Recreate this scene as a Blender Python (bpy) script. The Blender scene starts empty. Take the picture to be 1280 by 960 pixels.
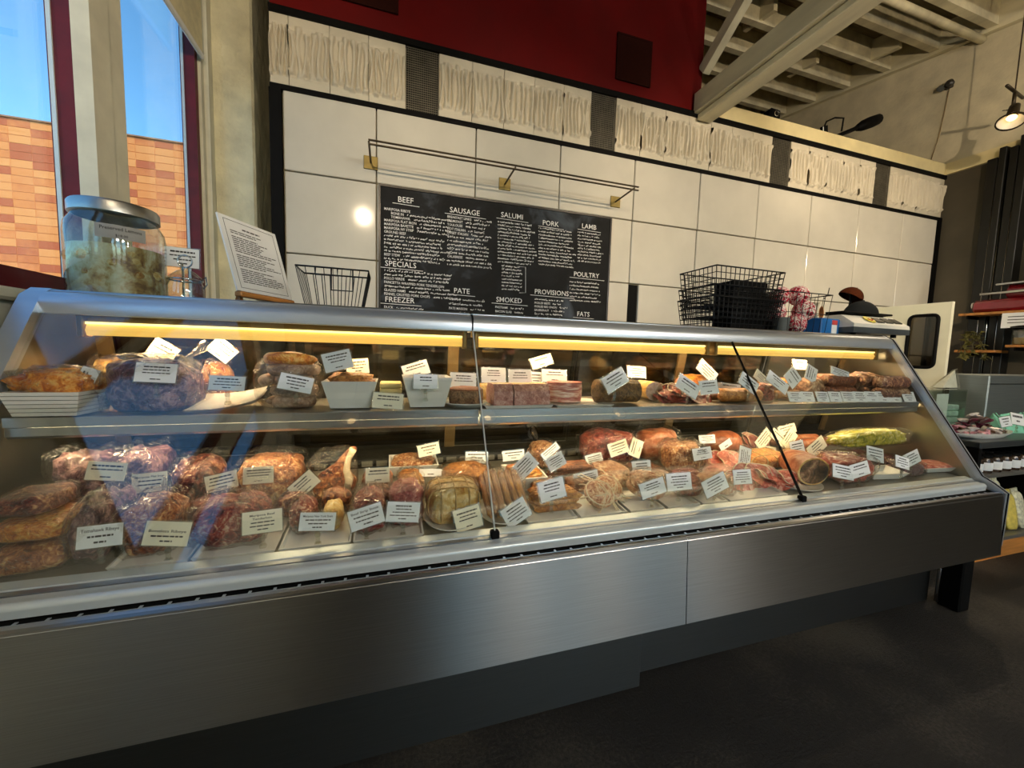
import bpy, bmesh, math, random
from mathutils import Vector, Matrix, noise

SC = bpy.context.scene
COL = SC.collection
PI = math.pi

# ---------------------------------------------------------------- camera
F = 490.0
def _v(a): return Vector(a)
_X = _v((1573, -3, -F)).normalized()
_Z = _v((160, 6000, F)); _Z = (_Z - _Z.dot(_X) * _X).normalized()
_Y = _Z.cross(_X)
CAM = Vector((0, 0, 1.125))
ROT = Matrix((_X, _Y, _Z))
cd = bpy.data.cameras.new('camera'); cam = bpy.data.objects.new('camera', cd); COL.objects.link(cam)
cd.sensor_width = 36; cd.lens = F / 1280 * 36; cd.clip_start = .02; cd.clip_end = 300
cam.matrix_world = Matrix.Translation(CAM) @ ROT.to_4x4()
SC.camera = cam
def ray(px, py): return ROT @ Vector((px - 640, 480 - py, -F))
def at(px, py, y):
    r = ray(px, py); return CAM + r * (y / r.y)
def atx(px, py, x):
    r = ray(px, py); return CAM + r * (x / r.x)

# ---------------------------------------------------------------- world, sun, exposure
EXPOSURE = 0.25
W = bpy.data.worlds.new('world'); SC.world = W; W.use_nodes = True
nt = W.node_tree; nt.nodes.clear()
sky = nt.nodes.new('ShaderNodeTexSky'); sky.sky_type = 'NISHITA'; sky.sun_disc = False
sky.sun_elevation = math.radians(48); sky.sun_rotation = math.radians(150); sky.altitude = 50
sky.air_density = 1.0; sky.dust_density = .6; sky.ozone_density = 2.5
bg = nt.nodes.new('ShaderNodeBackground'); bg.inputs[1].default_value = .27
wo = nt.nodes.new('ShaderNodeOutputWorld')
tint = nt.nodes.new('ShaderNodeVectorMath'); tint.operation = 'MULTIPLY'; tint.inputs[1].default_value = (.62, 1.0, 1.12)
nt.links.new(sky.outputs[0], tint.inputs[0]); nt.links.new(tint.outputs[0], bg.inputs[0]); nt.links.new(bg.outputs[0], wo.inputs[0])
sd = bpy.data.lights.new('sun', 'SUN'); sd.energy = 4.2; sd.angle = math.radians(.6); sd.color = (1, .93, .82)
sun = bpy.data.objects.new('sun', sd); COL.objects.link(sun)
sun.rotation_euler = Vector((-.35, .75, -.85)).to_track_quat('-Z', 'Y').to_euler()
vs = SC.view_settings; vs.view_transform = 'Standard'; vs.look = 'None'; vs.gamma = 1; vs.exposure = EXPOSURE
vs.use_curve_mapping = False
SC.cycles.use_denoising = True
SC.cycles.max_bounces = 10; SC.cycles.transparent_max_bounces = 24; SC.cycles.diffuse_bounces = 4
SC.cycles.glossy_bounces = 4; SC.cycles.transmission_bounces = 6
SC.cycles.caustics_reflective = False; SC.cycles.caustics_refractive = False
SC.cycles.sample_clamp_indirect = 6

def portal(loc, dirv, sx, sy):
    l = bpy.data.lights.new('window_daylight', 'AREA'); l.shape = 'RECTANGLE'; l.size = sx; l.size_y = sy
    l.cycles.is_portal = True
    o = bpy.data.objects.new('window_daylight', l); COL.objects.link(o); o.location = loc
    o.rotation_euler = Vector(dirv).to_track_quat('-Z', 'Z').to_euler()
portal((-1.10, .575, 2.1), (1, 0, 0), .85, 1.7)
portal((-1.10, 1.4, 2.1), (1, 0, 0), .72, 1.7)
portal((-1.10, 2.35, 2.1), (1, 0, 0), .55, 1.7)
portal((2.1, -4.08, 1.5), (0, 1, 0), 5.8, 2.9)

# ---------------------------------------------------------------- helpers
def lin(c):
    o = []
    for x in c[:3]:
        x /= 255.
        o.append(x / 12.92 if x <= .04045 else ((x + .055) / 1.055) ** 2.4)
    return (*o, 1)
MATS = {}
def newmat(name):
    m = bpy.data.materials.new(name); m.use_nodes = True
    t = m.node_tree; p = t.nodes['Principled BSDF']
    return m, t, p
def coords(t, scale=(1, 1, 1), rnd=True):
    tc = t.nodes.new('ShaderNodeTexCoord'); mp = t.nodes.new('ShaderNodeMapping')
    mp.inputs['Scale'].default_value = scale
    t.links.new(tc.outputs['Object'], mp.inputs[0])
    if rnd:
        oi = t.nodes.new('ShaderNodeObjectInfo'); mu = t.nodes.new('ShaderNodeMath'); mu.operation = 'MULTIPLY'
        mu.inputs[1].default_value = 37.0
        t.links.new(oi.outputs['Random'], mu.inputs[0]); t.links.new(mu.outputs[0], mp.inputs['Location'])
    return mp.outputs[0]
def nz(t, vec, scale, detail=4, dist=0, rough=.55):
    n = t.nodes.new('ShaderNodeTexNoise'); n.inputs['Scale'].default_value = scale
    n.inputs['Detail'].default_value = detail; n.inputs['Distortion'].default_value = dist
    n.inputs['Roughness'].default_value = rough
    t.links.new(vec, n.inputs['Vector']); return n
def ramp(t, fac, stops):
    r = t.nodes.new('ShaderNodeValToRGB'); e = r.color_ramp.elements
    while len(e) < len(stops): e.new(.5)
    for k, (p, c) in enumerate(stops): e[k].position = p; e[k].color = lin(c)
    t.links.new(fac, r.inputs[0]); return r
def bump(t, p, h, strength, dist=.002):
    b = t.nodes.new('ShaderNodeBump'); b.inputs['Strength'].default_value = strength; b.inputs['Distance'].default_value = dist
    t.links.new(h, b.inputs['Height']); t.links.new(b.outputs[0], p.inputs['Normal'])
def M(name, col, rough=.5, metal=0, var=.08, scale=12, bmp=0, bscale=None, bd=.002, spec=.5, stretch=(1, 1, 1), coat=0, detail=5):
    if name in MATS: return MATS[name]
    m, t, p = newmat(name)
    v = coords(t, stretch); n = nz(t, v, scale, detail)
    a = tuple(max(0, x * (1 - var)) for x in col); b = tuple(min(255, x * (1 + var)) for x in col)
    r = ramp(t, n.outputs[0], [(.3, a), (.7, b)])
    t.links.new(r.outputs[0], p.inputs['Base Color'])
    p.inputs['Roughness'].default_value = rough; p.inputs['Metallic'].default_value = metal
    p.inputs['Specular IOR Level'].default_value = spec; p.inputs['Coat Weight'].default_value = coat
    if bmp:
        n2 = nz(t, v, bscale or scale * 4, 4); bump(t, p, n2.outputs[0], bmp, bd)
    MATS[name] = m; return m
def MEAT(name, stops, scale=55, dist=1.6, rough=.32, bmp=.5, stretch=(1, 1, 1), detail=4):
    """two scales of noise spread over the whole colour ramp: patches plus fine grain and streaks"""
    if name in MATS: return MATS[name]
    m, t, p = newmat(name)
    v = coords(t, stretch); n = nz(t, v, scale, detail, dist, .62); n2 = nz(t, v, scale * .33, 3, dist * .6); n3 = nz(t, v, scale * 3.2, 3, .5)
    a_ = t.nodes.new('ShaderNodeMath'); a_.operation = 'MULTIPLY_ADD'; a_.inputs[1].default_value = .55; t.links.new(n2.outputs[0], a_.inputs[0]); t.links.new(n.outputs[0], a_.inputs[2])
    b_ = t.nodes.new('ShaderNodeMath'); b_.operation = 'MULTIPLY_ADD'; b_.inputs[1].default_value = .35; t.links.new(n3.outputs[0], b_.inputs[0]); t.links.new(a_.outputs[0], b_.inputs[2])
    mr = t.nodes.new('ShaderNodeMapRange'); mr.inputs[1].default_value = .74; mr.inputs[2].default_value = 1.16
    t.links.new(b_.outputs[0], mr.inputs[0])
    lo, hi = stops[0][0], stops[-1][0]
    r = ramp(t, mr.outputs[0], [((q - lo) / (hi - lo) * .9 + .05, c) for q, c in stops])
    t.links.new(r.outputs[0], p.inputs['Base Color'])
    p.inputs['Roughness'].default_value = rough
    bump(t, p, b_.outputs[0], min(1, bmp * 1.6), .008)
    MATS[name] = m; return m
def FILM(name, fac=.10, rough=.08, tint=(255, 255, 255), bmp=.9, bscale=38, bd=.006):
    """thin clear sheet: mostly see-through, glossy by Fresnel"""
    if name in MATS: return MATS[name]
    m = bpy.data.materials.new(name); m.use_nodes = True; t = m.node_tree; t.nodes.clear()
    out = t.nodes.new('ShaderNodeOutputMaterial'); mx = t.nodes.new('ShaderNodeMixShader')
    tr = t.nodes.new('ShaderNodeBsdfTransparent'); gl = t.nodes.new('ShaderNodeBsdfGlossy'); lw = t.nodes.new('ShaderNodeFresnel')
    tr.inputs[0].default_value = lin(tint); gl.inputs['Roughness'].default_value = rough
    ge = t.nodes.new('ShaderNodeNewGeometry'); im = t.nodes.new('ShaderNodeMath'); im.operation = 'MULTIPLY_ADD'
    im.inputs[1].default_value = 1 / 1.5 - 1.5; im.inputs[2].default_value = 1.5   # same reflectance from either side of the sheet
    t.links.new(ge.outputs['Backfacing'], im.inputs[0]); t.links.new(im.outputs[0], lw.inputs['IOR'])
    ad = t.nodes.new('ShaderNodeMath'); ad.operation = 'ADD'; ad.inputs[1].default_value = fac; ad.use_clamp = True
    t.links.new(lw.outputs[0], ad.inputs[0]); t.links.new(ad.outputs[0], mx.inputs[0])
    t.links.new(tr.outputs[0], mx.inputs[1]); t.links.new(gl.outputs[0], mx.inputs[2]); t.links.new(mx.outputs[0], out.inputs[0])
    if bmp:
        v = coords(t); n = nz(t, v, bscale, 3, 2.0); b = t.nodes.new('ShaderNodeBump')
        b.inputs['Strength'].default_value = bmp; b.inputs['Distance'].default_value = bd
        t.links.new(n.outputs[0], b.inputs['Height']); t.links.new(b.outputs[0], gl.inputs['Normal']); t.links.new(b.outputs[0], lw.inputs['Normal'])
    MATS[name] = m; return m
def EMIT(name, col, s, camcol=None):
    if name in MATS: return MATS[name]
    m, t, p = newmat(name)
    p.inputs['Base Color'].default_value = lin(col); p.inputs['Emission Color'].default_value = lin(col)
    p.inputs['Emission Strength'].default_value = s; MATS[name] = m; return m
def STEEL(name, col, rough, aniso=0, stretch=(2, 2, 260), bmp=.05, var=.06):
    if name in MATS: return MATS[name]
    m, t, p = newmat(name)
    v = coords(t, stretch, False); n = nz(t, v, 3, 5)
    r = ramp(t, n.outputs[0], [(.25, tuple(x * (1 - var) for x in col)), (.75, tuple(min(255, x * (1 + var)) for x in col))])
    t.links.new(r.outputs[0], p.inputs['Base Color']); p.inputs['Metallic'].default_value = 1
    p.inputs['Roughness'].default_value = rough; p.inputs['Anisotropic'].default_value = aniso
    if aniso:
        tg = t.nodes.new('ShaderNodeCombineXYZ'); tg.inputs[2].default_value = 1   # brushed along x: gloss spreads up and down
        t.links.new(tg.outputs[0], p.inputs['Tangent'])
    if bmp: bump(t, p, n.outputs[0], bmp, .0004)
    MATS[name] = m; return m

class MB:
    def __init__(s): s.v = []; s.f = []
    def add(s, v, f, T=None):
        o = len(s.v)
        s.v += [tuple(T @ Vector(q)) for q in v] if T is not None else [tuple(q) for q in v]
        s.f += [tuple(i + o for i in q) for q in f]; return s
    def box(s, x0, x1, y0, y1, z0, z1, T=None):
        v = [(x, y, z) for x in (x0, x1) for y in (y0, y1) for z in (z0, z1)]
        return s.add(v, [(0, 1, 3, 2), (4, 6, 7, 5), (0, 4, 5, 1), (2, 3, 7, 6), (0, 2, 6, 4), (1, 5, 7, 3)], T)
    def hull(s, pts, T=None):
        b = bmesh.new()
        for q in pts: b.verts.new(q)
        r = bmesh.ops.convex_hull(b, input=b.verts[:], use_existing_faces=False)
        bmesh.ops.dissolve_limit(b, angle_limit=.01, verts=b.verts[:], edges=b.edges[:])
        loose = [q for q in b.verts if not q.link_faces]
        for q in loose: b.verts.remove(q)
        b.verts.index_update()
        s.add([q.co.copy() for q in b.verts], [tuple(q.index for q in fc.verts) for fc in b.faces], T); b.free(); return s
    def rbox(s, x0, x1, y0, y1, z0, z1, r=.005, T=None):
        r = min(r, (x1 - x0) * .49, (y1 - y0) * .49, (z1 - z0) * .49); P = []
        for x, sx in ((x0, 1), (x1, -1)):
            for y, sy in ((y0, 1), (y1, -1)):
                for z, sz in ((z0, 1), (z1, -1)):
                    P += [(x, y + sy * r, z + sz * r), (x + sx * r, y, z + sz * r), (x + sx * r, y + sy * r, z)]
        return s.hull(P, T)
    def tube(s, pts, r, n=8, closed=False, T=None):
        pts = [Vector(q) for q in pts]; N = len(pts); V = []; Fc = []
        R_ = r if isinstance(r, (list, tuple)) else [r] * N
        up = None
        for i, q in enumerate(pts):
            a = pts[(i - 1) % N] if (closed or i) else q; b = pts[(i + 1) % N] if (closed or i < N - 1) else q
            d = (b - a).normalized() if (b - a).length > 1e-9 else Vector((0, 0, 1))
            if up is None: up = d.orthogonal().normalized()
            up = (up - up.dot(d) * d)
            up = up.normalized() if up.length > 1e-6 else d.orthogonal().normalized()
            w = d.cross(up)
            for k in range(n):
                an = 2 * PI * k / n; V.append(q + (up * math.cos(an) + w * math.sin(an)) * R_[i])
        for i in range(N if closed else N - 1):
            j = (i + 1) % N
            for k in range(n):
                l = (k + 1) % n; Fc.append((i * n + k, i * n + l, j * n + l, j * n + k))
        if not closed: Fc += [tuple(range(n))[::-1], tuple((N - 1) * n + k for k in range(n))]
        return s.add(V, Fc, T)
    def lathe(s, prof, n=24, T=None, arc=2 * PI):
        V = []; Fc = []; L = len(prof)
        for k in range(n):
            a = arc * k / n
            for (r, z) in prof: V.append((r * math.cos(a), r * math.sin(a), z))
        for k in range(n):
            for i in range(L - 1):
                a = k * L + i; b = ((k + 1) % n) * L + i; Fc.append((a, b, b + 1, a + 1))
        return s.add(V, Fc, T)
    def prism(s, poly, x0, x1, T=None):
        """polygon in (y,z) extruded along x"""
        n = len(poly); V = [(x0, a, b) for a, b in poly] + [(x1, a, b) for a, b in poly]
        return s.add(V, [tuple(range(n))[::-1], tuple(range(n, 2 * n))] + [(i, (i + 1) % n, n + (i + 1) % n, n + i) for i in range(n)], T)
    def grid(s, fn, nu, nv, T=None, wrap=False):
        V = [fn(i / (nu - (0 if wrap else 1)), j / (nv - 1)) for i in range(nu) for j in range(nv)]
        Fc = []
        for i in range(nu if wrap else nu - 1):
            k = (i + 1) % nu
            for j in range(nv - 1): Fc.append((i * nv + j, k * nv + j, k * nv + j + 1, i * nv + j + 1))
        return s.add(V, Fc, T)
    def mesh(s, name, off=None, smooth=False, normals=True):
        me = bpy.data.meshes.new(name)
        v = s.v if off is None else [(a - off[0], b - off[1], c - off[2]) for a, b, c in s.v]
        me.from_pydata(v, [], s.f)
        if normals:
            b = bmesh.new(); b.from_mesh(me); bmesh.ops.remove_doubles(b, verts=b.verts[:], dist=1e-6)
            bmesh.ops.recalc_face_normals(b, faces=b.faces[:]); b.to_mesh(me); b.free()
        if smooth:
            me.polygons.foreach_set('use_smooth', [True] * len(me.polygons))
            if smooth is not True: me.set_sharp_from_angle(angle=math.radians(smooth))
        me.update(); return me
    def build(s, name, mat, parent=None, smooth=False, world=False, normals=True):
        off = parent.location if (world and parent is not None) else None
        me = s.mesh(name, off, smooth, normals)
        return link(name, me, mat, parent)
def link(name, me, mat=None, parent=None):
    o = bpy.data.objects.new(name, me); COL.objects.link(o)
    if mat is not None:
        if len(me.materials): me.materials[0] = mat
        else: me.materials.append(mat)
    if parent is not None: o.parent = parent
    return o
def tag(o, label=None, cat=None, group=None, kind=None):
    if label: o['label'] = label
    if cat: o['category'] = cat
    if group: o['group'] = group
    if kind: o['kind'] = kind
    return o
def thing(name, label, cat, loc=(0, 0, 0), rot=(0, 0, 0), group=None):
    o = bpy.data.objects.new(name, None); COL.objects.link(o); o.empty_display_size = .05
    o.location = loc; o.rotation_euler = rot
    return tag(o, label, cat, group)
def copy_tree(o, parent=None):
    c = o.copy(); COL.objects.link(c); c.parent = parent
    for ch in list(o.children): copy_tree(ch, c)
    return c
def struct(name, mb, mat, label=None, parent=None, smooth=False):
    o = mb.build(name, mat, parent, smooth)
    if parent is None:
        o['kind'] = 'structure'
        if label: o['label'] = label
    return o
TXT = {}
def text_verts(s_, size=1.0, bold=0.0):
    k = (s_, bold)
    if k not in TXT:
        c = bpy.data.curves.new('t', 'FONT'); c.body = s_; c.size = 1.0; c.resolution_u = 2; c.offset = bold
        o = bpy.data.objects.new('t', c); COL.objects.link(o); bpy.context.view_layer.update()
        me = bpy.data.meshes.new_from_object(o.evaluated_get(bpy.context.evaluated_depsgraph_get()))
        TXT[k] = ([tuple(v.co) for v in me.vertices], [tuple(p.vertices) for p in me.polygons])
        bpy.data.objects.remove(o); bpy.data.curves.remove(c); bpy.data.meshes.remove(me)
    v, f = TXT[k]
    w = max((q[0] for q in v), default=0)
    return v, f, w
def put_text(mb, s_, origin, ux, uz, size, width=None, bold=0.0, align='L'):
    """flat lettering: origin = baseline start, ux/uz unit vectors"""
    v, f, w = text_verts(s_, 1, bold)
    if not v: return
    sx = (width / w) if width else size
    off = -.5 * w * sx if align == 'C' else 0
    mb.add([origin + ux * (q[0] * sx + off) + uz * (q[1] * size) for q in v], f)

# ---------------------------------------------------------------- materials
M_panel = M('white_wall_panel', (206, 202, 190), .10, 0, .03, 3, spec=.3)
M_black = M('black_paint', (7, 7, 7), .65, 0, .2, 20, spec=.12)
M_red = M('dark_red_wall', (96, 3, 4), .7, 0, .08, 4, .1, 60, spec=.2)
M_plaster = M('cream_plaster', (205, 196, 168), .8, 0, .07, 5, .35, 40, .006)
M_beam = M('painted_cream_timber', (206, 199, 170), .65, 0, .12, 6, .3, 30, .004, stretch=(1, .15, 1))
M_ceil = M('aged_board_ceiling', (128, 116, 90), .8, 0, .35, 5, .4, 30, .01, stretch=(.2, 3, 1))
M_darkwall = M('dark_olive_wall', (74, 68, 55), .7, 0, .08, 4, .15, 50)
M_floor = None
M_window_paint = M('pale_grey_window_paint', (208, 204, 182), .5, 0, .06, 6, .15, 50)
M_column = M('rough_painted_column', (216, 211, 180), .6, 0, .08, 6, .8, 14, .02)
M_maroon = M('maroon_window_frame', (92, 14, 20), .45, 0, .12, 10, spec=.3)
M_glass = FILM('clear_window_glass', .0, .0, (250, 253, 252), 0)
M_caseglass = FILM('case_glass', .026, .0, (252, 254, 253), 0)
M_rearglass = FILM('rear_door_glass', .03, .05, (176, 170, 156), 0)
M_film = FILM('clinging_film', .008, .09, (253, 252, 249), 1.0, 46, .012)
M_clear = FILM('clear_plastic', .10, .15, (248, 248, 242), .3, 60)
M_white = M('white_melamine', (232, 230, 222), .25, 0, .03, 10)
M_paper = M('white_card', (236, 238, 238), .6, 0, .02, 10)
M_cream = M('cream_card', (240, 232, 204), .6, 0, .02, 10)
M_ink = M('black_ink', (35, 33, 32), .7, 0, .1, 40)
M_chrome = M('polished_metal', (200, 200, 200), .14, 1, .04, 8)
M_alu = M('satin_aluminium', (190, 194, 200), .28, 1, .05, 10, stretch=(.2, 1, 1))
M_steel = STEEL('brushed_steel_panel', (150, 151, 152), .36, .96)
M_steel2 = STEEL('plain_steel', (150, 148, 142), .38, 0)
M_kick = STEEL('dark_steel_kick', (84, 86, 86), .45, .6)
M_wood = M('honey_wood', (176, 118, 58), .5, 0, .2, 8, .15, 60, stretch=(.3, 3, 3))
M_wire = M('black_wire', (22, 22, 24), .4, .3, .15, 40)

m, t, p = newmat('dark_grit_floor'); M_floor = m
v = coords(t, rnd=False); n1 = nz(t, v, 90, 8, 0, .7); n2 = nz(t, v, 1.3, 4); n3 = nz(t, v, 420, 2)
mxn = t.nodes.new('ShaderNodeMath'); mxn.operation = 'MULTIPLY_ADD'; mxn.inputs[1].default_value = .55
t.links.new(n1.outputs[0], mxn.inputs[0]); t.links.new(n2.outputs[0], mxn.inputs[2])
r = ramp(t, mxn.outputs[0], [(.62, (15, 14, 13)), (.76, (30, 28, 26)), (.92, (74, 70, 62))])
t.links.new(r.outputs[0], p.inputs['Base Color']); p.inputs['Roughness'].default_value = .6
bump(t, p, n1.outputs[0], 1.0, .012)

# ================================================================= THE SETTING
XL, XR, YB, YF = -1.03, 5.29, 2.64, -4.0
def zc(y): return 3.77 + .165 * y
struct('floor', MB().box(-1.3, 5.6, -4.3, 6.0, -.1, 0), M_floor, 'dark grey gritty floor of the shop')

def wall(axis, c0, c1, a0, a1, z0, z1, ops):
    """wall slab with openings; axis 'x' = plane x const (a = y), 'y' = plane y const (a = x)"""
    A = sorted({a0, a1, *[o[0] for o in ops], *[o[1] for o in ops]}); Z = sorted({z0, z1, *[o[2] for o in ops], *[o[3] for o in ops]})
    b = MB()
    for i in range(len(A) - 1):
        run = None
        for j in range(len(Z) - 1):
            ca, cz = (A[i] + A[i + 1]) / 2, (Z[j] + Z[j + 1]) / 2
            solid = not any(o[0] < ca < o[1] and o[2] < cz < o[3] for o in ops)
            if solid:
                if axis == 'x': b.box(c0, c1, A[i], A[i + 1], Z[j], Z[j + 1])
                else: b.box(A[i], A[i + 1], c0, c1, Z[j], Z[j + 1])
    return b
# ---- window wall
PANES = [(-.42, -.03), (.15, 1.0), (1.06, 1.84), (2.02, 2.76)]
ZS, ZH = 1.27, 3.15
struct('wall_left', wall('x', XL - .068, XL, -4.1, 6.0, 0, 4.9, [(a, b, ZS, ZH) for a, b in PANES]), M_window_paint, 'pale grey painted wall holding the tall windows')
for k, (a, b) in enumerate(PANES):
    w = tag(bpy.data.objects.new('window_%d' % (k + 1), None), 'tall maroon framed window overlooking a tiled facade', kind='structure'); COL.objects.link(w)
    w.location = (XL, a, ZS)
    f = MB(); t_ = .034
    xo0, xo1 = XL - .07, XL - .002
    f.box(xo0, xo1, a, a + t_, ZS, ZH).box(xo0, xo1, b - t_, b, ZS, ZH).box(xo0, xo1, a + t_, b - t_, ZS, ZS + .06).box(xo0, xo1, a + t_, b - t_, ZH - .05, ZH)
    f.build('window_frame', M_maroon, w, world=True)
    g = MB(); g.box(xo0 + .006, xo0 + .018, a + t_, a + t_ + .005, ZS + .06, ZH - .05).box(xo0 + .006, xo0 + .018, b - t_ - .005, b - t_, ZS + .06, ZH - .05)
    g.build('glazing_bead', M_paper, w, world=True)
    MB().box(XL - .048, XL - .042, a + t_, b - t_, ZS + .06, ZH - .05).build('window_pane', M_glass, w, world=True)
# window post between the panes, and casing beside the column
pst = MB().box(XL, XL + .052, 1.80, 1.90, 1.3, 4.0).box(XL, XL + .035, 1.90, 1.912, 1.3, 4.0).box(XL, XL + .045, 1.912, 1.99, 1.3, 4.0)
struct('trim_1', pst, M_window_paint, 'pale grey mullion post between the window panes')
cas = MB().box(XL, XL + .012, 2.765, 2.80, 1.2, 4.2).box(XL, XL + .035, 2.80, 2.84, 1.2, 4.2).box(XL, XL + .02, 2.84, 2.90, 1.2, 4.2)
struct('trim_2', cas, M_window_paint, 'pale grey window casing beside the rough column')
sil = MB().rbox(XL - .02, XL + .03, -.5, 2.64, 1.232, 1.268, .008)
struct('trim_3', sil, M_window_paint, 'pale grey window sill board')
mar = MB().box(XL - .02, XL + .012, -.5, 1.86, 1.268, 1.305)
struct('trim_4', mar, M_maroon, 'maroon bottom rail along the window sill')
struct('column', MB().rbox(XL - .05, -.80, 2.9, 3.4, 0, 4.6, .012), M_column, 'rough cream painted concrete column beside the window')
# blind
b = thing('roller_blind', 'cream roller blind half drawn at the top of the window by the column', 'blind', (XL + .03, 2.38, 2.7))
MB().box(-.003, .003, -.37, .36, .03, 1.0).build('blind_fabric', M('blind_cloth', (226, 216, 176), .8, 0, .04, 30), b)
MB().rbox(-.009, .009, -.375, .365, 0, .032, .006).build('bottom_bar', M_paper, b)

# ---- back partition
wb = tag(bpy.data.objects.new('wall_back', None), 'white panelled back wall with a sculpted frieze', kind='structure'); COL.objects.link(wb)
wb.location = (-.63, YB, 0)
MB().box(-.63, XR, YB, YB + .12, 0, 2.99).build('wall_core', M('panel_joint', (150, 140, 112), .7), wb, world=True)
MB().box(1.722, 1.808, YB - .004, YB, .02, 1.66).build('dark_gap', M_black, wb, world=True)
XE = [-.58, -.08, .53, 1.125, 1.722, 2.315, 2.91, 3.51, 4.11, 4.72, 5.235]
ZR = [2.56, 2.125, 1.665, 1.20, .74, .28, .02]
g = .0035
random.seed(5)
for i in range(10):
    for j in range(6):
        x0, x1, z1, z0 = XE[i] + g, XE[i + 1] - g, ZR[j] - g, ZR[j + 1] + g
        if i == 4 and j >= 2: x0 += .085
        pr = random.uniform(0, .0015) + (.004 if j == 0 else 0)
        MB().rbox(x0, x1, YB - .022 - pr, YB, z0, z1, .004).build('wall_panel', M_panel, wb, world=True)
tr = MB().box(-.64, XR, YB - .035, YB, 2.555, 2.582)
struct('trim_5', tr, M_black, 'black strip under the sculpted frieze')
struct('trim_6', MB().box(-.64, XR, YB - .035, YB, 2.955, 2.992), M_black, 'black strip above the sculpted frieze')
struct('trim_7', MB().box(-.645, -.585, YB - .035, YB, 0, 2.555), M_black, 'black edge strip of the panelled wall beside the column')
struct('trim_8', MB().box(5.238, XR, YB - .035, YB, 0, 2.555), M_black, 'black edge strip of the panelled wall in the corner')
# sculpted frieze
M_relief = M('plaster_relief', (206, 198, 178), .55, 0, .04, 6, .15, 60)
def relief(x0, x1, seed):
    """plaster panel with a row of upright bones in a sunken band"""
    rd = random.Random(seed); w = x1 - x0; H = .373
    bones = []
    n = rd.randint(6, 8)
    for k in range(n):
        xc = w * (k + .5) / n + rd.uniform(-.004, .004); top = rd.uniform(.285, .315); bot = rd.uniform(.055, .085)
        r = w / n * rd.uniform(.40, .50)
        bones.append((xc, bot, top, r, rd.uniform(-.012, .012), rd.uniform(.003, .007), rd.uniform(0, 6), rd.uniform(.022, .032)))
        if rd.random() < .3: bones.append((xc + r, rd.uniform(.06, .12), rd.uniform(.16, .24), r * .6, rd.uniform(-.02, .02), .003, 1, .02))
    def hgt(x, z):
        h = 0
        for xc, bo, to, r, ln, wob, ph, am in bones:
            if bo - .02 < z < to + .02:
                u = (z - bo) / (to - bo); cx = xc + ln * (u - .5) + wob * math.sin(u * 5 + ph)
                e = min(u, 1 - u); rr = r * (.72 + .5 * math.exp(-(max(e, 0) / .07) ** 2))
                d = abs(x - cx) / rr
                if d < 1:
                    en = 1 if 0 <= u <= 1 else math.sqrt(max(0, 1 - (max(-u, u - 1) * 14) ** 2))
                    h = max(h, am * math.sqrt(1 - d * d) * en)
        band = max(0, min(1, (z - .05) / .02, (.325 - z) / .02)) * max(0, min(1, x / .006, (w - x) / .006))
        return h - .014 * band + .001 * noise.noise(Vector((x * 40 + seed, z * 40, 0)))
    m_ = MB(); nu, nv = 64, 60
    m_.grid(lambda a, c: (x0 + a * w, YB - .022 - hgt(a * w, c * H), 2.582 + c * H), nu, nv)
    m_.add([(x0, YB, 2.582), (x1, YB, 2.582), (x1, YB, 2.955), (x0, YB, 2.955), (x0, YB - .022, 2.582), (x1, YB - .022, 2.582), (x1, YB - .022, 2.955), (x0, YB - .022, 2.955)], [(0, 1, 5, 4), (2, 3, 7, 6), (1, 2, 6, 5), (3, 0, 4, 7)])
    return m_
SEG = [(-.64, -.545, 1), (-.545, .088, 3), (.288, 1.345, 5), (1.545, 3.018, 7), (3.225, 4.278, 5), (4.478, 5.285, 4)]
sd_ = 1
for a, b, n in SEG:
    for k in range(n):
        x0 = a + (b - a) * k / n + .0015; x1 = a + (b - a) * (k + 1) / n - .0015; sd_ += 1
        relief(x0, x1, sd_).build('relief_panel', M_relief, wb, True, world=True, normals=False)
for a, b in ((.088, .288), (1.345, 1.545), (3.018, 3.225), (4.278, 4.478)):
    v_ = MB().box(a + .003, b - .003, YB - .004, YB, 2.585, 2.953).build('vent_backing', M_black, wb, world=True)
    l = MB(); nx, nz_ = 15, 28
    for i in range(nx + 1): x = a + .004 + (b - a - .008) * i / nx; l.box(x - .0016, x + .0016, YB - .02, YB - .016, 2.585, 2.953)
    for j in range(nz_ + 1): z = 2.587 + .364 * j / nz_; l.box(a + .004, b - .004, YB - .0205, YB - .0165, z - .0016, z + .0016)
    l.build('vent_mesh', M('grey_mesh_wire', (120, 116, 104), .45, .6, .1, 20), wb, world=True)
# red wall above
struct('wall_back_upper', MB().box(-.64, 2.29, YB, YB + .12, 2.99, 4.9), M_red, 'dark red upper wall above the frieze')
struct('wall_loft_side', MB().box(2.17, 2.29, YB + .12, 6.0, 2.99, 5.2), M_red, 'red wall return at the loft')
for k, (a, b, z0, z1) in enumerate(((1.535, 1.825, 3.09, 3.405), (-.28, .045, 3.125, 3.45))):
    v_ = thing('wall_speaker', ('dark brown wall speaker grille on the red wall near the beam', 'dark wall speaker grille on the red wall over the frieze end')[k], 'speaker', ((a + b) / 2, YB, z0))
    MB().rbox(a, b, YB - .012, YB, z0, z1, .003).build('grille', M('brown_grille', (44, 16, 10), .9, 0, .1, 90, spec=.1), v_, world=True)
    fr = MB()
    for q in ((a, a + .012, z0, z1), (b - .012, b, z0, z1)): fr.box(q[0], q[1], YB - .014, YB - .011, q[2], q[3])
    for q in ((z0, z0 + .012), (z1 - .012, z1)): fr.box(a + .012, b - .012, YB - .014, YB - .011, q[0], q[1])
    fr.build('rim', MATS['brown_grille'], v_, world=True)
struct('wall_rear', MB().box(XL, 2.17, 3.45, 3.55, 0, 5.0), M_plaster, 'plaster wall behind the panelled partition')
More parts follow.
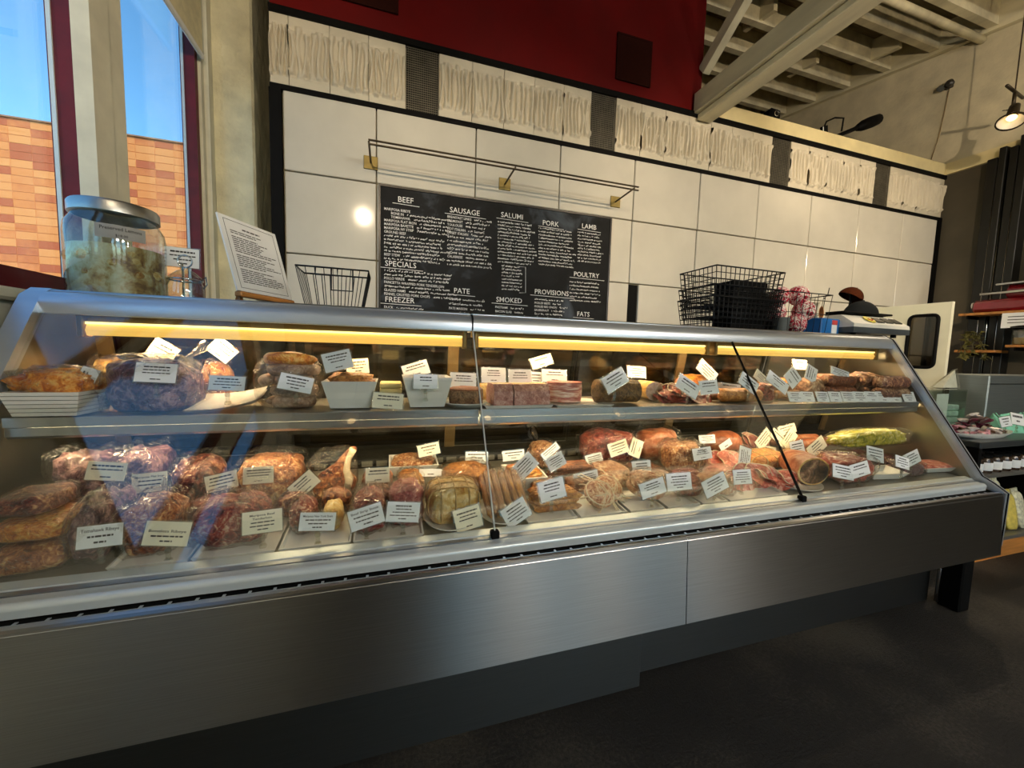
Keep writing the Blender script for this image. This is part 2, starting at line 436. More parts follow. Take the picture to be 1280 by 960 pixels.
# loft
struct('floor_loft', MB().box(2.29, XR, YB + .06, 6.0, 2.992, 3.095), M_plaster, 'loft floor above the panelled wall')
struct('trim_9', MB().box(2.40, XR, YB - .03, YB + .06, 2.992, 3.1), M('cream_ledge', (222, 208, 160), .6, 0, .05, 5), 'cream ledge board along the loft edge')
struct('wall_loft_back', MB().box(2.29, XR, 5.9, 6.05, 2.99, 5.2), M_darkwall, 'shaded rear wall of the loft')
# right wall
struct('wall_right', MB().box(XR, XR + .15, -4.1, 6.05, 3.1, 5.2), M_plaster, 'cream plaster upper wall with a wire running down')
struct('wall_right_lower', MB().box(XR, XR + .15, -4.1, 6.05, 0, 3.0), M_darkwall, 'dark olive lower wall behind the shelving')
struct('trim_10', MB().box(XR - .03, XR + .1, -4.1, YB - .03, 2.992, 3.1), MATS['cream_ledge'], 'cream ledge board along the side wall')
# front wall (behind the camera) with shop windows and a glazed door
FOP = [(.75, 1.5, .06, 2.9), (1.85, 3.0, .06, 2.9), (3.45, 4.9, .5, 2.9)]
struct('wall_front', wall('y', YF - .16, YF, -1.2, 5.45, 0, 3.4, FOP), M_darkwall, 'dark shop front wall with glazed openings')
for k, (a, b, z0, z1) in enumerate(FOP):
    w = tag(bpy.data.objects.new('window_%d' % (k + 5), None), 'maroon framed shop front window', kind='structure'); COL.objects.link(w)
    w.location = (a, YF, z0); f = MB()
    f.box(a, a + .06, YF - .12, YF - .04, z0, z1).box(b - .06, b, YF - .12, YF - .04, z0, z1).box(a + .06, b - .06, YF - .12, YF - .04, z0, z0 + .08).box(a + .06, b - .06, YF - .12, YF - .04, z1 - .06, z1)
    f.build('window_frame', M_maroon, w, world=True)
    MB().box(a + .06, b - .06, YF - .083, YF - .077, z0 + .08, z1 - .06).build('window_pane', M_glass, w, world=True)
# ceiling, joists, beam
def slope_box(b, x0, x1, y0, y1, dz0, dz1):
    V = [(x, y, zc(y) + d) for x in (x0, x1) for y in (y0, y1) for d in (dz0, dz1)]
    b.add(V, [(0, 1, 3, 2), (4, 6, 7, 5), (0, 4, 5, 1), (2, 3, 7, 6), (0, 2, 6, 4), (1, 5, 7, 3)])
cl = tag(bpy.data.objects.new('ceiling', None), 'sloping timber roof with exposed cream joists', kind='structure'); COL.objects.link(cl)
q = MB(); slope_box(q, -1.3, 5.6, -4.3, 6.1, .27, .33); q.build('roof_boards', M_ceil, cl)
y = -3.7
while y < 5.9:
    q = MB(); slope_box(q, XL, XR - .06, y - .035, y + .035, .03, .27); q.build('joist', M_beam, cl); y += .405
q = MB(); slope_box(q, XR - .06, XR, -4, 5.9, 0, .27); q.build('rim_board', M_beam, cl)
for (x, y0) in ((2.75, 2.6), (3.35, 3.0), (3.95, 2.8), (4.45, 3.4), (4.9, 2.9), (3.0, 3.6)):   # bridging between the joists
    q = MB(); slope_box(q, x, x + .045, y0, y0 + .335, .05, .25); q.build('bridging_block', M_beam, cl)
bm_ = tag(bpy.data.objects.new('beam', None), 'long cream painted tie beam crossing under the roof', kind='structure'); COL.objects.link(bm_)
MB().rbox(2.21, 2.32, -4.0, 2.62, 2.975, 3.125, .006).build('beam_upper', M_beam, bm_)
MB().rbox(2.235, 2.36, -4.0, 2.60, 2.925, 2.968, .006).build('beam_flange', M_beam, bm_)
br = MB(); br.hull([(2.26 + dx, yy + dy, zz + dz) for (yy, zz) in ((2.60, 3.27), (1.6, 3.98)) for dx in (0, .06) for dy, dz in ((0, 0), (.05, .07))])
tag(br.build('brace', M_beam), 'slanting cream roof brace beside the red wall edge', kind='structure')
pp = MB().tube([(2.6, 2.46, 4.15), (XR, 2.46, 4.15)], .032, 12)
tag(pp.build('ceiling_pipe', M_beam, None, True), 'round cream painted pipe running under the joists to the side wall', 'pipe')

# ================================================================= OUTSIDE
M_street = M('pavement', (150, 145, 138), .8, 0, .08, 2)
struct('ground', MB().box(-60, 60, -60, 60, -.25, -.12), M_street, 'pale street outside')
bl = thing('tiled_building', 'sunlit building faced with orange tiles across the street', 'building', (-7, 10, -.12))
M_tile = None
m, t, p = newmat('orange_facing_tile'); M_tile = m
oi = t.nodes.new('ShaderNodeObjectInfo'); v = coords(t); n = nz(t, v, 9, 4)
mu = t.nodes.new('ShaderNodeMath'); mu.operation = 'MULTIPLY_ADD'; mu.inputs[1].default_value = .3; t.links.new(n.outputs[0], mu.inputs[0]); t.links.new(oi.outputs['Random'], mu.inputs[2])
r = ramp(t, mu.outputs[0], [(.1, (186, 92, 42)), (.3, (216, 130, 62)), (.6, (224, 146, 78)), (.85, (212, 124, 60)), (1.0, (180, 88, 44))])
t.links.new(r.outputs[0], p.inputs['Base Color']); p.inputs['Roughness'].default_value = .6
M_mortar = M('tile_joint', (196, 140, 90), .8)
m, t, p = newmat('far_tile_wall')
tc = t.nodes.new('ShaderNodeTexCoord'); mp = t.nodes.new('ShaderNodeMapping'); mp.inputs['Rotation'].default_value = (PI / 2, 0, 0)
bk = t.nodes.new('ShaderNodeTexBrick'); bk.inputs['Color1'].default_value = lin((222, 148, 86)); bk.inputs['Color2'].default_value = lin((205, 122, 66)); bk.inputs['Mortar'].default_value = lin((205, 140, 84))
bk.offset = 0; bk.inputs['Scale'].default_value = 1; bk.inputs['Brick Width'].default_value = .315; bk.inputs['Row Height'].default_value = .145; bk.inputs['Mortar Size'].default_value = .006
t.links.new(tc.outputs['Object'], mp.inputs[0]); t.links.new(mp.outputs[0], bk.inputs[0]); t.links.new(bk.outputs[0], p.inputs['Base Color']); p.inputs['Roughness'].default_value = .6
FZ = 5.17
MB().box(-24, -1.0, 10.02, 14, -.12, FZ).build('facade_wall', m, bl, world=True)
MB().box(-24.1, -.95, 9.985, 14.05, FZ, FZ + .025).build('coping', M('coping_stone', (150, 110, 80), .7), bl, world=True)
tw, th = .315, .145
tme = MB().rbox(0, tw - .007, 0, .03, 0, th - .006, .003).mesh('facing_tile')
rd = random.Random(3)
for i in range(13):
    for j in range(22):
        o = link('facing_tile', tme, M_tile, bl)
        o.location = (-7.35 + i * tw + 7, 10.012 - 10 + rd.uniform(-.002, .002), FZ - (j + 1) * th + .12)

# ================================================================= ROOM LAMPS
M_lampmetal = M('dark_bronze', (70, 62, 50), .35, .8, .1, 20)
M_lampwhite = M('lamp_white_enamel', (236, 232, 218), .4, 0, .03, 10)
def track_lamp(label, loc, aim, power, col=(1, .78, .52), size=62):
    """hanging track lamp: a bar on a cable, a gimballed reflector and its own light"""
    t_ = thing('track_lamp', label, 'lamp', loc, group='track lamps under the roof')
    top = zc(loc[1]) - loc[2] + .02
    MB().tube([(0, 0, .3), (0, 0, top)], .004, 6).build('cable', M_lampmetal, t_)
    MB().tube([(-.16, -.02, .3), (.16, .02, .3)], .011, 8).build('track_bar', M_lampmetal, t_, True)
    MB().tube([(0, 0, .3), (0, 0, .2)], .012, 8).build('stem', M_lampmetal, t_, True)
    d = (Vector(aim) - Vector(loc)).normalized(); T = d.to_track_quat('-Z', 'Y').to_matrix().to_4x4()
    T = Matrix.Translation((0, 0, .12)) @ T
    MB().lathe([(0, .10), (.03, .10), (.034, .02), (.03, 0), (0, 0)], 16, T).build('lamp_housing', M_lampmetal, t_, 40)
    MB().lathe([(.03, .012), (.055, -.02), (.075, -.045), (.072, -.047), (.052, -.023), (.028, .008)], 20, T).build('reflector', M_lampwhite, t_, 40)
    MB().lathe([(.072, -.04), (.08, -.044), (.08, -.056), (.072, -.056)], 20, T).build('rim', M_lampmetal, t_, 40)
    MB().tube([T @ Vector((.03 + .03 * math.sin(a), .02 * math.cos(a), .06 + .05 * math.sin(a * .5))) for a in [k * .6 for k in range(11)]], .003, 5).build('flex', M_lampmetal, t_, True)
    if power:
        MB().lathe([(0, -.03), (.02, -.028), (.03, -.012), (0, -.008)], 14, T).build('bulb', EMIT('warm_bulb', (255, 214, 150), 3), t_, True)
        l = bpy.data.lights.new('track_lamp_light', 'SPOT'); l.energy = power; l.color = col; l.spot_size = math.radians(size); l.spot_blend = .7; l.shadow_soft_size = .018
        o = bpy.data.objects.new('track_lamp_light', l); COL.objects.link(o); o.parent = t_
        o.matrix_local = T @ Matrix.Translation((0, 0, -.06))
    return t_
track_lamp('track lamp with a white reflector hanging over the side shelving', (4.6, 1.92, 2.93), (3.6, 1.7, .9), 70)
track_lamp('added fill lamp turned towards the upper side wall', (2.7, .3, 2.7), (5.25, 3.2, 3.8), 110, size=90)  # unseen lamp, added to brighten the upper side wall and roof
track_lamp('added fill lamp turned towards the white swing door', (1.3, -.3, 2.62), (3.8, 1.95, 1.3), 230, size=34)  # unseen lamp, added to throw light on the door face
for k, (x, y_, ax, ay, az, pw) in enumerate(((-.3, -.1, -.75, 2.9, 2.0, 70), (.85, -.1, .9, 2.6, 1.7, 70), (2.2, -.1, 2.4, 2.6, 1.9, 105), (3.6, -.1, 3.9, 2.6, 1.9, 60))):
    track_lamp(('track lamp aimed at the rough column', 'track lamp aimed at the chalkboard', 'track lamp aimed at the panels beside the chalkboard', 'track lamp aimed at the panels near the corner')[k], (x, y_, 2.62), (ax, ay, az), pw)
for k, (x, lab) in enumerate(((1.5, 'added opal fill globe on the side of the street windows'), (2.7, 'added opal fill globe over the middle of the shop'), (4.3, 'added opal fill globe near the side wall'))):  # unseen globes added as general fill and for streaks on the steel front
    t_ = thing('fill_globe', lab, 'lamp', (x, -2.6, 2.3), group='added fill globes')
    MB().tube([(0, 0, .3), (0, 0, zc(-2.6) - 2.3 + .02)], .005, 6).build('cable', M_lampmetal, t_)
    MB().lathe([(0, .34), (.03, .34), (.05, .3), (.05, .29)], 16).build('cap', M_lampmetal, t_, 40)
    MB().lathe([(.15 * math.cos(f_), .15 + .15 * math.sin(f_)) for f_ in [-PI / 2 + PI * i / 14 for i in range(15)]], 24).build('globe', EMIT('fill_globe_glow', (255, 242, 224), 110), t_, True)

# ================================================================= DISPLAY CASE
CX0, CX1 = -.905, 2.555
case = thing('display_case', 'long stainless refrigerated deli case with slanted glass front', 'display case', (.82, 1.4, 0))
def cb(mb, name, mat, smooth=False, parent=None):
    o = mb.build(name, mat, None, smooth); o.parent = parent or case; 
    o.data.transform(Matrix.Translation(-case.location)); return o
for a, b in ((CX0 - .04, .874), (.877, CX1 - .012)):
    q = MB().prism([(.93, .302), (.955, .302), (.958, .566), (.952, .572), (.946, .568)], a, b); cb(q, 'front_panel', M_steel)
for a, b, y0 in ((CX0, .828, 1.06), (.832, 2.44, 1.075)):
    cb(MB().box(a, b, y0, y0 + .02, .205, .31), 'upper_kick_panel', M_kick)
for a, b, y0 in ((CX0, .812, 1.05), (.828, 2.44, 1.10)):
    cb(MB().rbox(a, b, y0, y0 + .015, .004, .2, .003), 'lower_kick_panel', M_kick)
cb(MB().box(CX0 + .02, 2.42, 1.12, 1.8, .02, .32), 'plinth', M_black)
for x in (CX0 + .05, 2.46):
    cb(MB().rbox(x, x + .075, 1.0, 1.08, 0, .31, .006), 'leg', M_black)
cb(MB().tube([(2.44, 1.07, .02), (2.44, 1.07, .3)], .008, 8), 'drain_pipe', M_chrome, True)
# nose: lip, slotted grille, bumper, sill
M_pale = M('pale_powder_coat', (206, 214, 216), .28, .25, .04, 6, stretch=(.3, 2, 2))
cb(MB().prism([(.945, .562), (.95, .570), (.962, .573), (.962, .566), (.95, .560)], CX0 - .03, CX1 - .012), 'front_lip', M_alu)
sl = MB(); x = CX0
while x < CX1 - .06:
    sl.box(x, x + .006, .962, .985, .566, .5675); x += .05
sl.box(CX0, CX1 - .02, .9715, .9745, .566, .5682)
cb(sl, 'air_grille', M_alu)
cb(MB().box(CX0, CX1 - .02, .955, 1.2, .52, .566), 'air_duct', M_black)
pr = [(1.022, .57), (.992, .57)] + [(1.002 + .012 * math.cos(a), .588 + .012 * math.sin(a)) for a in [PI * 1.15 - k * PI / 8 * .8 for k in range(9)]] + [(1.022, .601)]
cb(MB().prism(pr, CX0, CX1 - .03), 'bumper_rail', M_pale, 40)
cb(MB().prism([(1.024, .58), (1.024, .603), (1.036, .606), (1.036, .58)], CX0, CX1 - .03), 'lower_sill', M_alu)
cb(MB().prism([(1.037, .58), (1.037, .609), (1.064, .614), (1.064, .58)], CX0, CX1 - .03), 'glass_sill', M_pale)
M_rail = M('pale_blue_aluminium', (196, 204, 214), .34, .75, .04, 10, stretch=(.2, 1, 1))
# end frames: profile plates with a raised chrome edge
GA, GB = (1.035, .612), (1.402, 1.195)
prof = [(.95, .566), (1.0, .60), (1.035, .612), (1.402, 1.205), (1.42, 1.232), (1.45, 1.255), (1.80, 1.255), (1.80, .30), (.96, .30)]
for x0, x1, nm in ((CX0 - .045, CX0, 'end'), (CX1 - .004, CX1 + .03, 'end')):
    cb(MB().prism(prof, x0 + .008, x1 - .008), 'end_panel', M('end_steel', (158, 150, 132), .33, 1, .1, 3, .05, 30))
    edge = [(.945, .33), (.942, .57), (.985, .600), (1.025, .622), (1.392, 1.215), (1.412, 1.245), (1.45, 1.268), (1.80, 1.268)]
    def off(d): 
        out = []
        for i, (a, b) in enumerate(edge):
            p0 = edge[max(0, i - 1)]; p1 = edge[min(len(edge) - 1, i + 1)]
            tx, tz = p1[0] - p0[0], p1[1] - p0[1]; L = math.hypot(tx, tz); out.append((a + tz / L * d, b - tx / L * d))
        return out
    o_ = off(0); i_ = off(.032)
    rb = MB()
    poly = o_ + i_[::-1]
    n = len(o_); V = [(xx, a, b) for xx in (x0, x1) for a, b in o_ + i_]
    Fc = []
    for i in range(n - 1):
        for s_ in (0, 2 * n): Fc.append((s_ + i, s_ + i + 1, s_ + n + i + 1, s_ + n + i))
        Fc.append((i, i + 1, 2 * n + i + 1, 2 * n + i)); Fc.append((n + i, n + i + 1, 3 * n + i + 1, 3 * n + i))
    Fc += [(0, n, 3 * n, 2 * n), (n - 1, 2 * n - 1, 4 * n - 1, 3 * n - 1)]
    rb.add(V, Fc); cb(rb, 'end_frame', M_rail, 35)
    gr = MB()
    for fx in ((.5,) if x0 > 0 else ()):
        xx = x0 + (x1 - x0) * fx
        gr.tube([(xx, a, b) for a, b in off(-.001)], .0028, 6)
    if x0 > 0: cb(gr, 'frame_gasket', M_black, True)
# glass
dy, dz = GB[0] - GA[0], GB[1] - GA[1]; L = math.hypot(dy, dz); ny, nz0 = -dz / L, dy / L
SEAM = [CX0 + .004, .284, 1.467, CX1 - .008]
for k in range(3):
    a, b = SEAM[k] + .002, SEAM[k + 1] - .002
    cb(MB().prism([GA, GB, (GB[0] + ny * .006, GB[1] + nz0 * .006), (GA[0] + ny * .006, GA[1] + nz0 * .006)], a, b), 'glass_pane', M_caseglass)
def seamstrip(x, w, m_, name):
    cb(MB().prism([(GA[0] + ny * -.001, GA[1] + nz0 * -.001), (GB[0] + ny * -.001, GB[1] + nz0 * -.001), (GB[0] + ny * .008, GB[1] + nz0 * .008), (GA[0] + ny * .008, GA[1] + nz0 * .008)], x - w, x + w), name, m_)
seamstrip(.284, .0016, M('pale_edge', (190, 196, 192), .3), 'glass_edge')
seamstrip(1.467, .0022, M_black, 'glass_gasket')
for x in (.284, 1.467): cb(MB().rbox(x - .012, x + .012, 1.022, 1.045, .598, .622, .003), 'glass_clip', M_black)
# top rail and slab
topprof = [(1.40, 1.196), (1.398, 1.222), (1.404, 1.238), (1.416, 1.250), (1.436, 1.258), (1.44, 1.240), (1.43, 1.196)]
for a, b in ((CX0, .281), (.286, CX1 - .004)):
    cb(MB().prism(topprof, a, b), 'top_rail', M_rail, 40)
    cb(MB().rbox(a, b, 1.436, 1.80, 1.238, 1.264, .004), 'top_slab', M_alu)
cb(MB().prism([(1.398, 1.196), (1.396, 1.240), (1.41, 1.256), (1.43, 1.256), (1.43, 1.196)], .281, .286), 'rail_gasket', M_black)
# lamps
LAMPS = [(-.845, .268), (.30, 1.375), (1.41, 2.50)]
for a, b in LAMPS:
    lp = cb(MB().prism([(1.448, 1.235), (1.448, 1.178), (1.515, 1.178), (1.515, 1.235)], a, b), 'lamp_housing', M('brown_housing', (120, 98, 60), .5))
    cb(MB().prism([(1.446, 1.172), (1.438, 1.155), (1.444, 1.140), (1.449, 1.140), (1.444, 1.155), (1.451, 1.172)], a + .01, b - .01), 'lamp_diffuser', EMIT('warm_diffuser', (238, 190, 92), .72))
    cb(MB().box(a + .01, b - .01, 1.440, 1.452, 1.172, 1.179), 'lamp_glow_strip', EMIT('bright_strip', (255, 232, 150), 1.6))
    cb(MB().tube([(a + .015, 1.472, 1.158), (b - .015, 1.472, 1.158)], .013, 10), 'lamp_tube', EMIT('warm_tube', (255, 226, 176), 34), True)
    for x in (a + .006, b - .006): cb(MB().rbox(x - .008, x + .008, 1.43, 1.47, 1.135, 1.20, .003), 'lamp_bracket', M('bronze_bracket', (130, 105, 60), .4, .7))
# shelf
ZSH = .930
for a, b in ((CX0 + .01, .281), (.287, 1.464), (1.470, CX1 - .02)):
    cb(MB().box(a, b, 1.275, 1.63, ZSH - .014, ZSH), 'shelf', M('shelf_plate', (176, 172, 160), .35, .7, .05, 6))
    cb(MB().prism([(1.258, ZSH - .022), (1.258, ZSH + .002), (1.275, ZSH + .002), (1.275, ZSH - .022)], a, b), 'shelf_edge', M_alu)
    cb(MB().prism([(1.27, ZSH - .052), (1.262, ZSH - .045), (1.262, ZSH - .024), (1.29, ZSH - .024), (1.29, ZSH - .052)], a, b), 'price_rail', M_alu)
for a, b in ((CX0 + .03, .27), (.30, 1.45), (1.485, CX1 - .05)):
    cb(MB().tube([(a, 1.305, ZSH - .034), (b, 1.305, ZSH - .034)], .011, 10), 'shelf_lamp', EMIT('shelf_tube', (255, 228, 178), 32), True)
for x in (CX0 + .03, .284, .87, 1.467, CX1 - .05):
    cb(MB().box(x - .004, x + .004, 1.30, 1.66, ZSH - .05, ZSH - .014), 'shelf_bracket', M_steel2)
# deck
ZD0, KD = .600, .105
def zd(y): return ZD0 + KD * (y - 1.062)
cb(MB().prism([(1.062, zd(1.062)), (1.60, zd(1.60)), (1.60, zd(1.60) - .02), (1.062, zd(1.062) - .02)], CX0 + .005, CX1 - .012), 'deck', M('deck_plate', (150, 146, 134), .4, .6, .06, 5))
cb(MB().prism([(1.60, .62), (1.60, .69), (1.63, .70), (1.72, .70), (1.72, .62)], CX0 + .005, CX1 - .012), 'rear_duct', M_black)
sl = MB(); x = CX0 + .03
while x < CX1 - .08:
    sl.box(x, x + .04, 1.5975, 1.5998, .663, .684); x += .055
cb(sl, 'rear_duct_slots', M('grey_slots', (96, 92, 80), .5))
# rear sliding doors lean outwards at the bottom
RT, RB = (1.62, 1.20), (1.72, .70)
xs = [CX0 + .01 + (CX1 - .02 - CX0) * k / 6 for k in range(7)]
def rearq(a, b, u0, u1, d0, d1):
    P = []
    for x in (a, b):
        for u in (u0, u1):
            yy = RT[0] + (RB[0] - RT[0]) * u; zz = RT[1] + (RB[1] - RT[1]) * u
            P += [(x, yy + d0, zz), (x, yy + d1, zz)]
    return P
for k in range(6):
    a, b = xs[k], xs[k + 1]; d = .0 if k % 2 else .014
    fr = MB(); w_ = .017
    fr.hull(rearq(a, a + w_, 0, 1, d, d + .012)); fr.hull(rearq(b - w_, b, 0, 1, d, d + .012)); fr.hull(rearq(a, b, 0, .05, d, d + .012)); fr.hull(rearq(a, b, .93, 1, d, d + .012))
    dr = cb(fr, 'sliding_door', M_black)
    pn = MB().hull(rearq(a + w_, b - w_, .05, .93, d + .004, d + .008)).build('door_pane', M_rearglass, dr)
    pn.data.transform(Matrix.Translation(-case.location))
for k in range(0, 7, 2):
    x = xs[k]; cb(MB().hull(rearq(x - .022, x + .022, 0, 1, -.012, -.001)), 'rear_post', M('brown_post', (104, 84, 50), .5, .3))
cb(MB().box(CX0, CX1, 1.62, 1.78, 1.20, 1.238), 'rear_header', M_steel2)
cb(MB().box(CX0, CX1, 1.74, 1.79, .32, .70), 'rear_body', M_steel2)

# ================================================================= GOODS: shape library
def red(*a): return a
MT = {
 'beef':   MEAT('dark_red_beef', [(.30, (60, 16, 16)), (.46, (128, 38, 32)), (.58, (168, 72, 56)), (.70, (220, 178, 148))], 42),
 'beefdk': MEAT('deep_brown_beef', [(.28, (38, 14, 14)), (.47, (92, 34, 30)), (.62, (140, 76, 56)), (.76, (206, 160, 116))], 40),
 'beefbr': MEAT('brown_beef', [(.28, (70, 30, 18)), (.45, (140, 74, 40)), (.60, (186, 120, 70)), (.75, (232, 190, 130))], 42),
 'steak':  MEAT('marbled_steak', [(.32, (128, 42, 46)), (.52, (176, 82, 78)), (.66, (222, 160, 148))], 70, 1.0),
 'pink':   MEAT('pink_cured_meat', [(.30, (146, 46, 38)), (.50, (204, 100, 82)), (.68, (240, 186, 168))], 30, 1.8),
 'purple': MEAT('purple_brown_meat', [(.30, (54, 30, 38)), (.50, (104, 66, 74)), (.70, (178, 136, 132))], 34),
 'pale':   MEAT('pale_sausage', [(.30, (142, 108, 88)), (.52, (186, 150, 126)), (.70, (222, 194, 170))], 60, .8),
 'fresh':  MEAT('coarse_fresh_sausage', [(.34, (150, 82, 54)), (.48, (196, 132, 96)), (.60, (228, 190, 150)), (.7, (240, 216, 186))], 95, .6),
 'dkcoil': MEAT('dark_red_sausage', [(.34, (74, 26, 20)), (.50, (128, 54, 40)), (.66, (184, 110, 86))], 100, .6),
 'gold':   MEAT('golden_sausage', [(.32, (120, 66, 22)), (.50, (178, 112, 46)), (.68, (214, 154, 80))], 70, .5, .38),
 'brown':  MEAT('brown_sausage', [(.32, (70, 34, 20)), (.50, (122, 68, 42)), (.68, (170, 110, 72))], 60, .8, .38),
 'smoked': MEAT('smoked_sausage', [(.34, (88, 48, 32)), (.50, (140, 92, 66)), (.64, (178, 126, 84)), (.78, (206, 150, 70))], 30, .6, .3, .3, (3, .4, 3)),
 'skin':   MEAT('ham_skin', [(.32, (132, 62, 34)), (.52, (188, 108, 70)), (.7, (220, 156, 116))], 14, .8),
 'hamcut': MEAT('ham_cut_face', [(.30, (66, 46, 30)), (.48, (104, 78, 48)), (.62, (150, 104, 78)), (.72, (186, 150, 110))], 24, 1.2),
 'orange': MEAT('orange_bake', [(.30, (176, 84, 22)), (.48, (222, 138, 46)), (.66, (240, 190, 104))], 40),
 'yellow': MEAT('fat_yellow', [(.30, (190, 128, 48)), (.50, (228, 186, 106)), (.70, (244, 222, 170))], 22, 1.0),
 'pepper': MEAT('yellow_green_peppers', [(.30, (92, 108, 30)), (.45, (172, 172, 40)), (.60, (222, 208, 70)), (.75, (240, 236, 160))], 26, 1.4, .25),
 'nuts':   MEAT('nut_pieces', [(.32, (92, 46, 24)), (.48, (168, 98, 54)), (.62, (214, 158, 104)), (.75, (238, 208, 166))], 110, .4, .5, .9),
 'crust':  MEAT('dark_crust', [(.30, (58, 38, 18)), (.50, (104, 74, 36)), (.68, (150, 114, 60))], 80, .5, .55, .8),
 'loafcut': MEAT('terrine_cut', [(.32, (150, 92, 84)), (.50, (190, 132, 120)), (.66, (222, 180, 164))], 85, .6),
 'cake':   MEAT('pate_cake', [(.32, (92, 62, 40)), (.50, (136, 98, 66)), (.68, (172, 132, 92))], 120, .4, .6, .9),
 'cakeside': MEAT('pate_top', [(.32, (98, 46, 22)), (.60, (140, 72, 38))], 30, .5, .5),
 'salami': MEAT('mold_salami', [(.30, (66, 34, 24)), (.48, (112, 66, 44)), (.64, (160, 116, 82)), (.78, (206, 180, 150))], 48, 1.0, .55),
 'mort':   MEAT('mortadella', [(.35, (206, 164, 142)), (.55, (222, 186, 164)), (.70, (238, 214, 196))], 60, .5),
 'bacon':  MEAT('bacon_layers', [(.34, (140, 60, 52)), (.46, (190, 112, 98)), (.56, (228, 190, 168)), (.68, (240, 222, 200))], 9, 1.2, .35, .3, (1, 1, 7)),
 'lace':   M('fat_lace', (226, 206, 172), .4, 0, .08, 40),
 'string': M('butcher_string', (206, 170, 110), .7, 0, .1, 60),
 'cheese': M('pale_wrapped_blocks', (224, 204, 142), .4, 0, .06, 20),
 'bone':   M('bone', (226, 206, 170), .5, 0, .08, 30),
}
def blobmesh(w, d, h, rd, amp=.1, fr=1.0, sq=.75, nu=24, nv=13, flat=.15, grow=0):
    nu = int(nu * 1.7); nv = int(nv * 1.7)
    ph = Vector((rd.uniform(0, 99), rd.uniform(0, 99), rd.uniform(0, 99)))
    def pw(a, e): return math.copysign(abs(a) ** e, a)
    s = (w * d * h) ** (1 / 3)
    def fn(u, v_):
        th = 2 * PI * u; fi = PI * (v_ - .5)
        c = pw(math.cos(fi), sq)
        x = pw(math.cos(th), sq) * c; y = pw(math.sin(th), sq) * c; z = pw(math.sin(fi), sq)
        q = Vector((x, y, z)); n = noise.noise(q * 1.3 * fr + ph) + .5 * noise.noise(q * 3.1 * fr + ph) + .3 * noise.noise(q * 6.5 * fr + ph)
        k = 1 + amp * n + grow + .5 * amp * (.35 - abs(noise.noise(q * 4.5 * fr + ph * 1.7)) - .6 * abs(noise.noise(q * 9.0 * fr + ph)))
        x *= k; y *= k; z *= k
        z = max(z, -1 + flat)
        return (x * w / 2, y * d / 2, (z + 1 - flat) * h / (2 - flat))
    return MB().grid(fn, nu, nv, wrap=True)
def flap(w, h, rd, base, dirv):
    """crumpled loose end of a bag: a fan of film"""
    ph = rd.uniform(0, 50); b = Vector(base); dv = Vector(dirv).normalized(); sx = Vector((0, 0, 1)).cross(dv)
    if sx.length < .1: sx = Vector((1, 0, 0))
    sx.normalize(); nn = sx.cross(dv)
    def fn(u, v_):
        ww = w * (.35 + .65 * v_); a = (u - .5) * ww
        q = b + sx * a + dv * (v_ * h * (1 - .25 * abs(math.sin(u * 7 + ph)))) + nn * (math.sin(u * 16 + ph) * .012 * (.4 + v_) + .01 * noise.noise(Vector((u * 5, v_ * 5, ph))))
        return tuple(q)
    return MB().grid(fn, 18, 6)
def curve_sausage(mb, pts, r, n=10):
    N = len(pts); rr = []
    for i in range(N):
        e = min(i, N - 1 - i) / max(1, N - 1); rr.append(r * min(1, .25 + math.sqrt(max(0, e * 12)) * .75))
    mb.tube(pts, rr, n)

def g_pack(o, w, d, h, rd, mat='beef', amp=.16, wrap=True, tail=None, sq=.7, inner='meat'):
    st = rd.getstate()
    blobmesh(w * .95, d * .95, h * .94, rd, amp, 1.2, sq).build(inner, MT[mat], o, True)
    if wrap:
        rd.setstate(st)
        e = blobmesh(w, d, h, rd, amp * 1.1, 1.2, max(.42, sq - .16), 30, 15, .12, .05).build('plastic_wrap', M_film, o, True)
    if tail:
        flap(*tail[:2], rd, tail[2], tail[3]).build('bag_end', M_film, o, True)
def g_coil(o, w, d, h, rd, mat='fresh', turns=3.2, layers=1, r=None, wrap=True, topmat=None):
    r = r or w / (turns * 4.4)
    for l in range(layers):
        m_ = MB(); pts = []; N = int(turns * 18)
        rin = r * 1.0; off = rd.uniform(0, 6)
        for i in range(N + 1):
            a = 2 * PI * turns * i / N; rr = rin + (w / 2 - r - rin) * i / N
            pts.append((rr * math.cos(a + off), rr * math.sin(a + off) * d / w, r * .95 + l * r * 1.8 + .15 * r * math.sin(a * 2.3)))
        curve_sausage(m_, pts, r, 9)
        m_.build('sausage', MT[topmat if topmat and l == layers - 1 else mat], o, True)
    if wrap:
        blobmesh(w * 1.02, d * 1.02, h * 1.08, rd, .05, 1.2, .7, 26, 12, .1).build('plastic_wrap', M_film, o, True)
def g_links(o, w, d, h, rd, mat='gold', n=4, rows=2, axis='x', wrap=False, bend=.1):
    """parallel sausages lying side by side and piled"""
    r = h / (rows * 1.75 + .3); L_ = (w if axis == 'x' else d); S_ = (d if axis == 'x' else w)
    r = min(r, S_ / (2 * n))
    for k in range(rows):
        m = n - (k % 2)
        for i in range(m):
            c = (i - (m - 1) / 2) * min(2.05 * r, S_ / n); b_ = rd.uniform(-bend, bend) * r * 2; l = L_ * rd.uniform(.9, 1.0)
            pts = []
            for j in range(13):
                u = j / 12 - .5; a = u * l; cc = c + b_ * (1 - 4 * u * u) * .5
                pts.append((a, cc, r + k * r * 1.75) if axis == 'x' else (cc, a, r + k * r * 1.75))
            q = MB(); curve_sausage(q, pts, r, 9); q.build('sausage', MT[mat], o, True)
    if wrap: blobmesh(w * 1.04, d * 1.04, h * 1.1, rd, .06, 1.2, .6, 26, 12, .1).build('plastic_wrap', M_film, o, True)
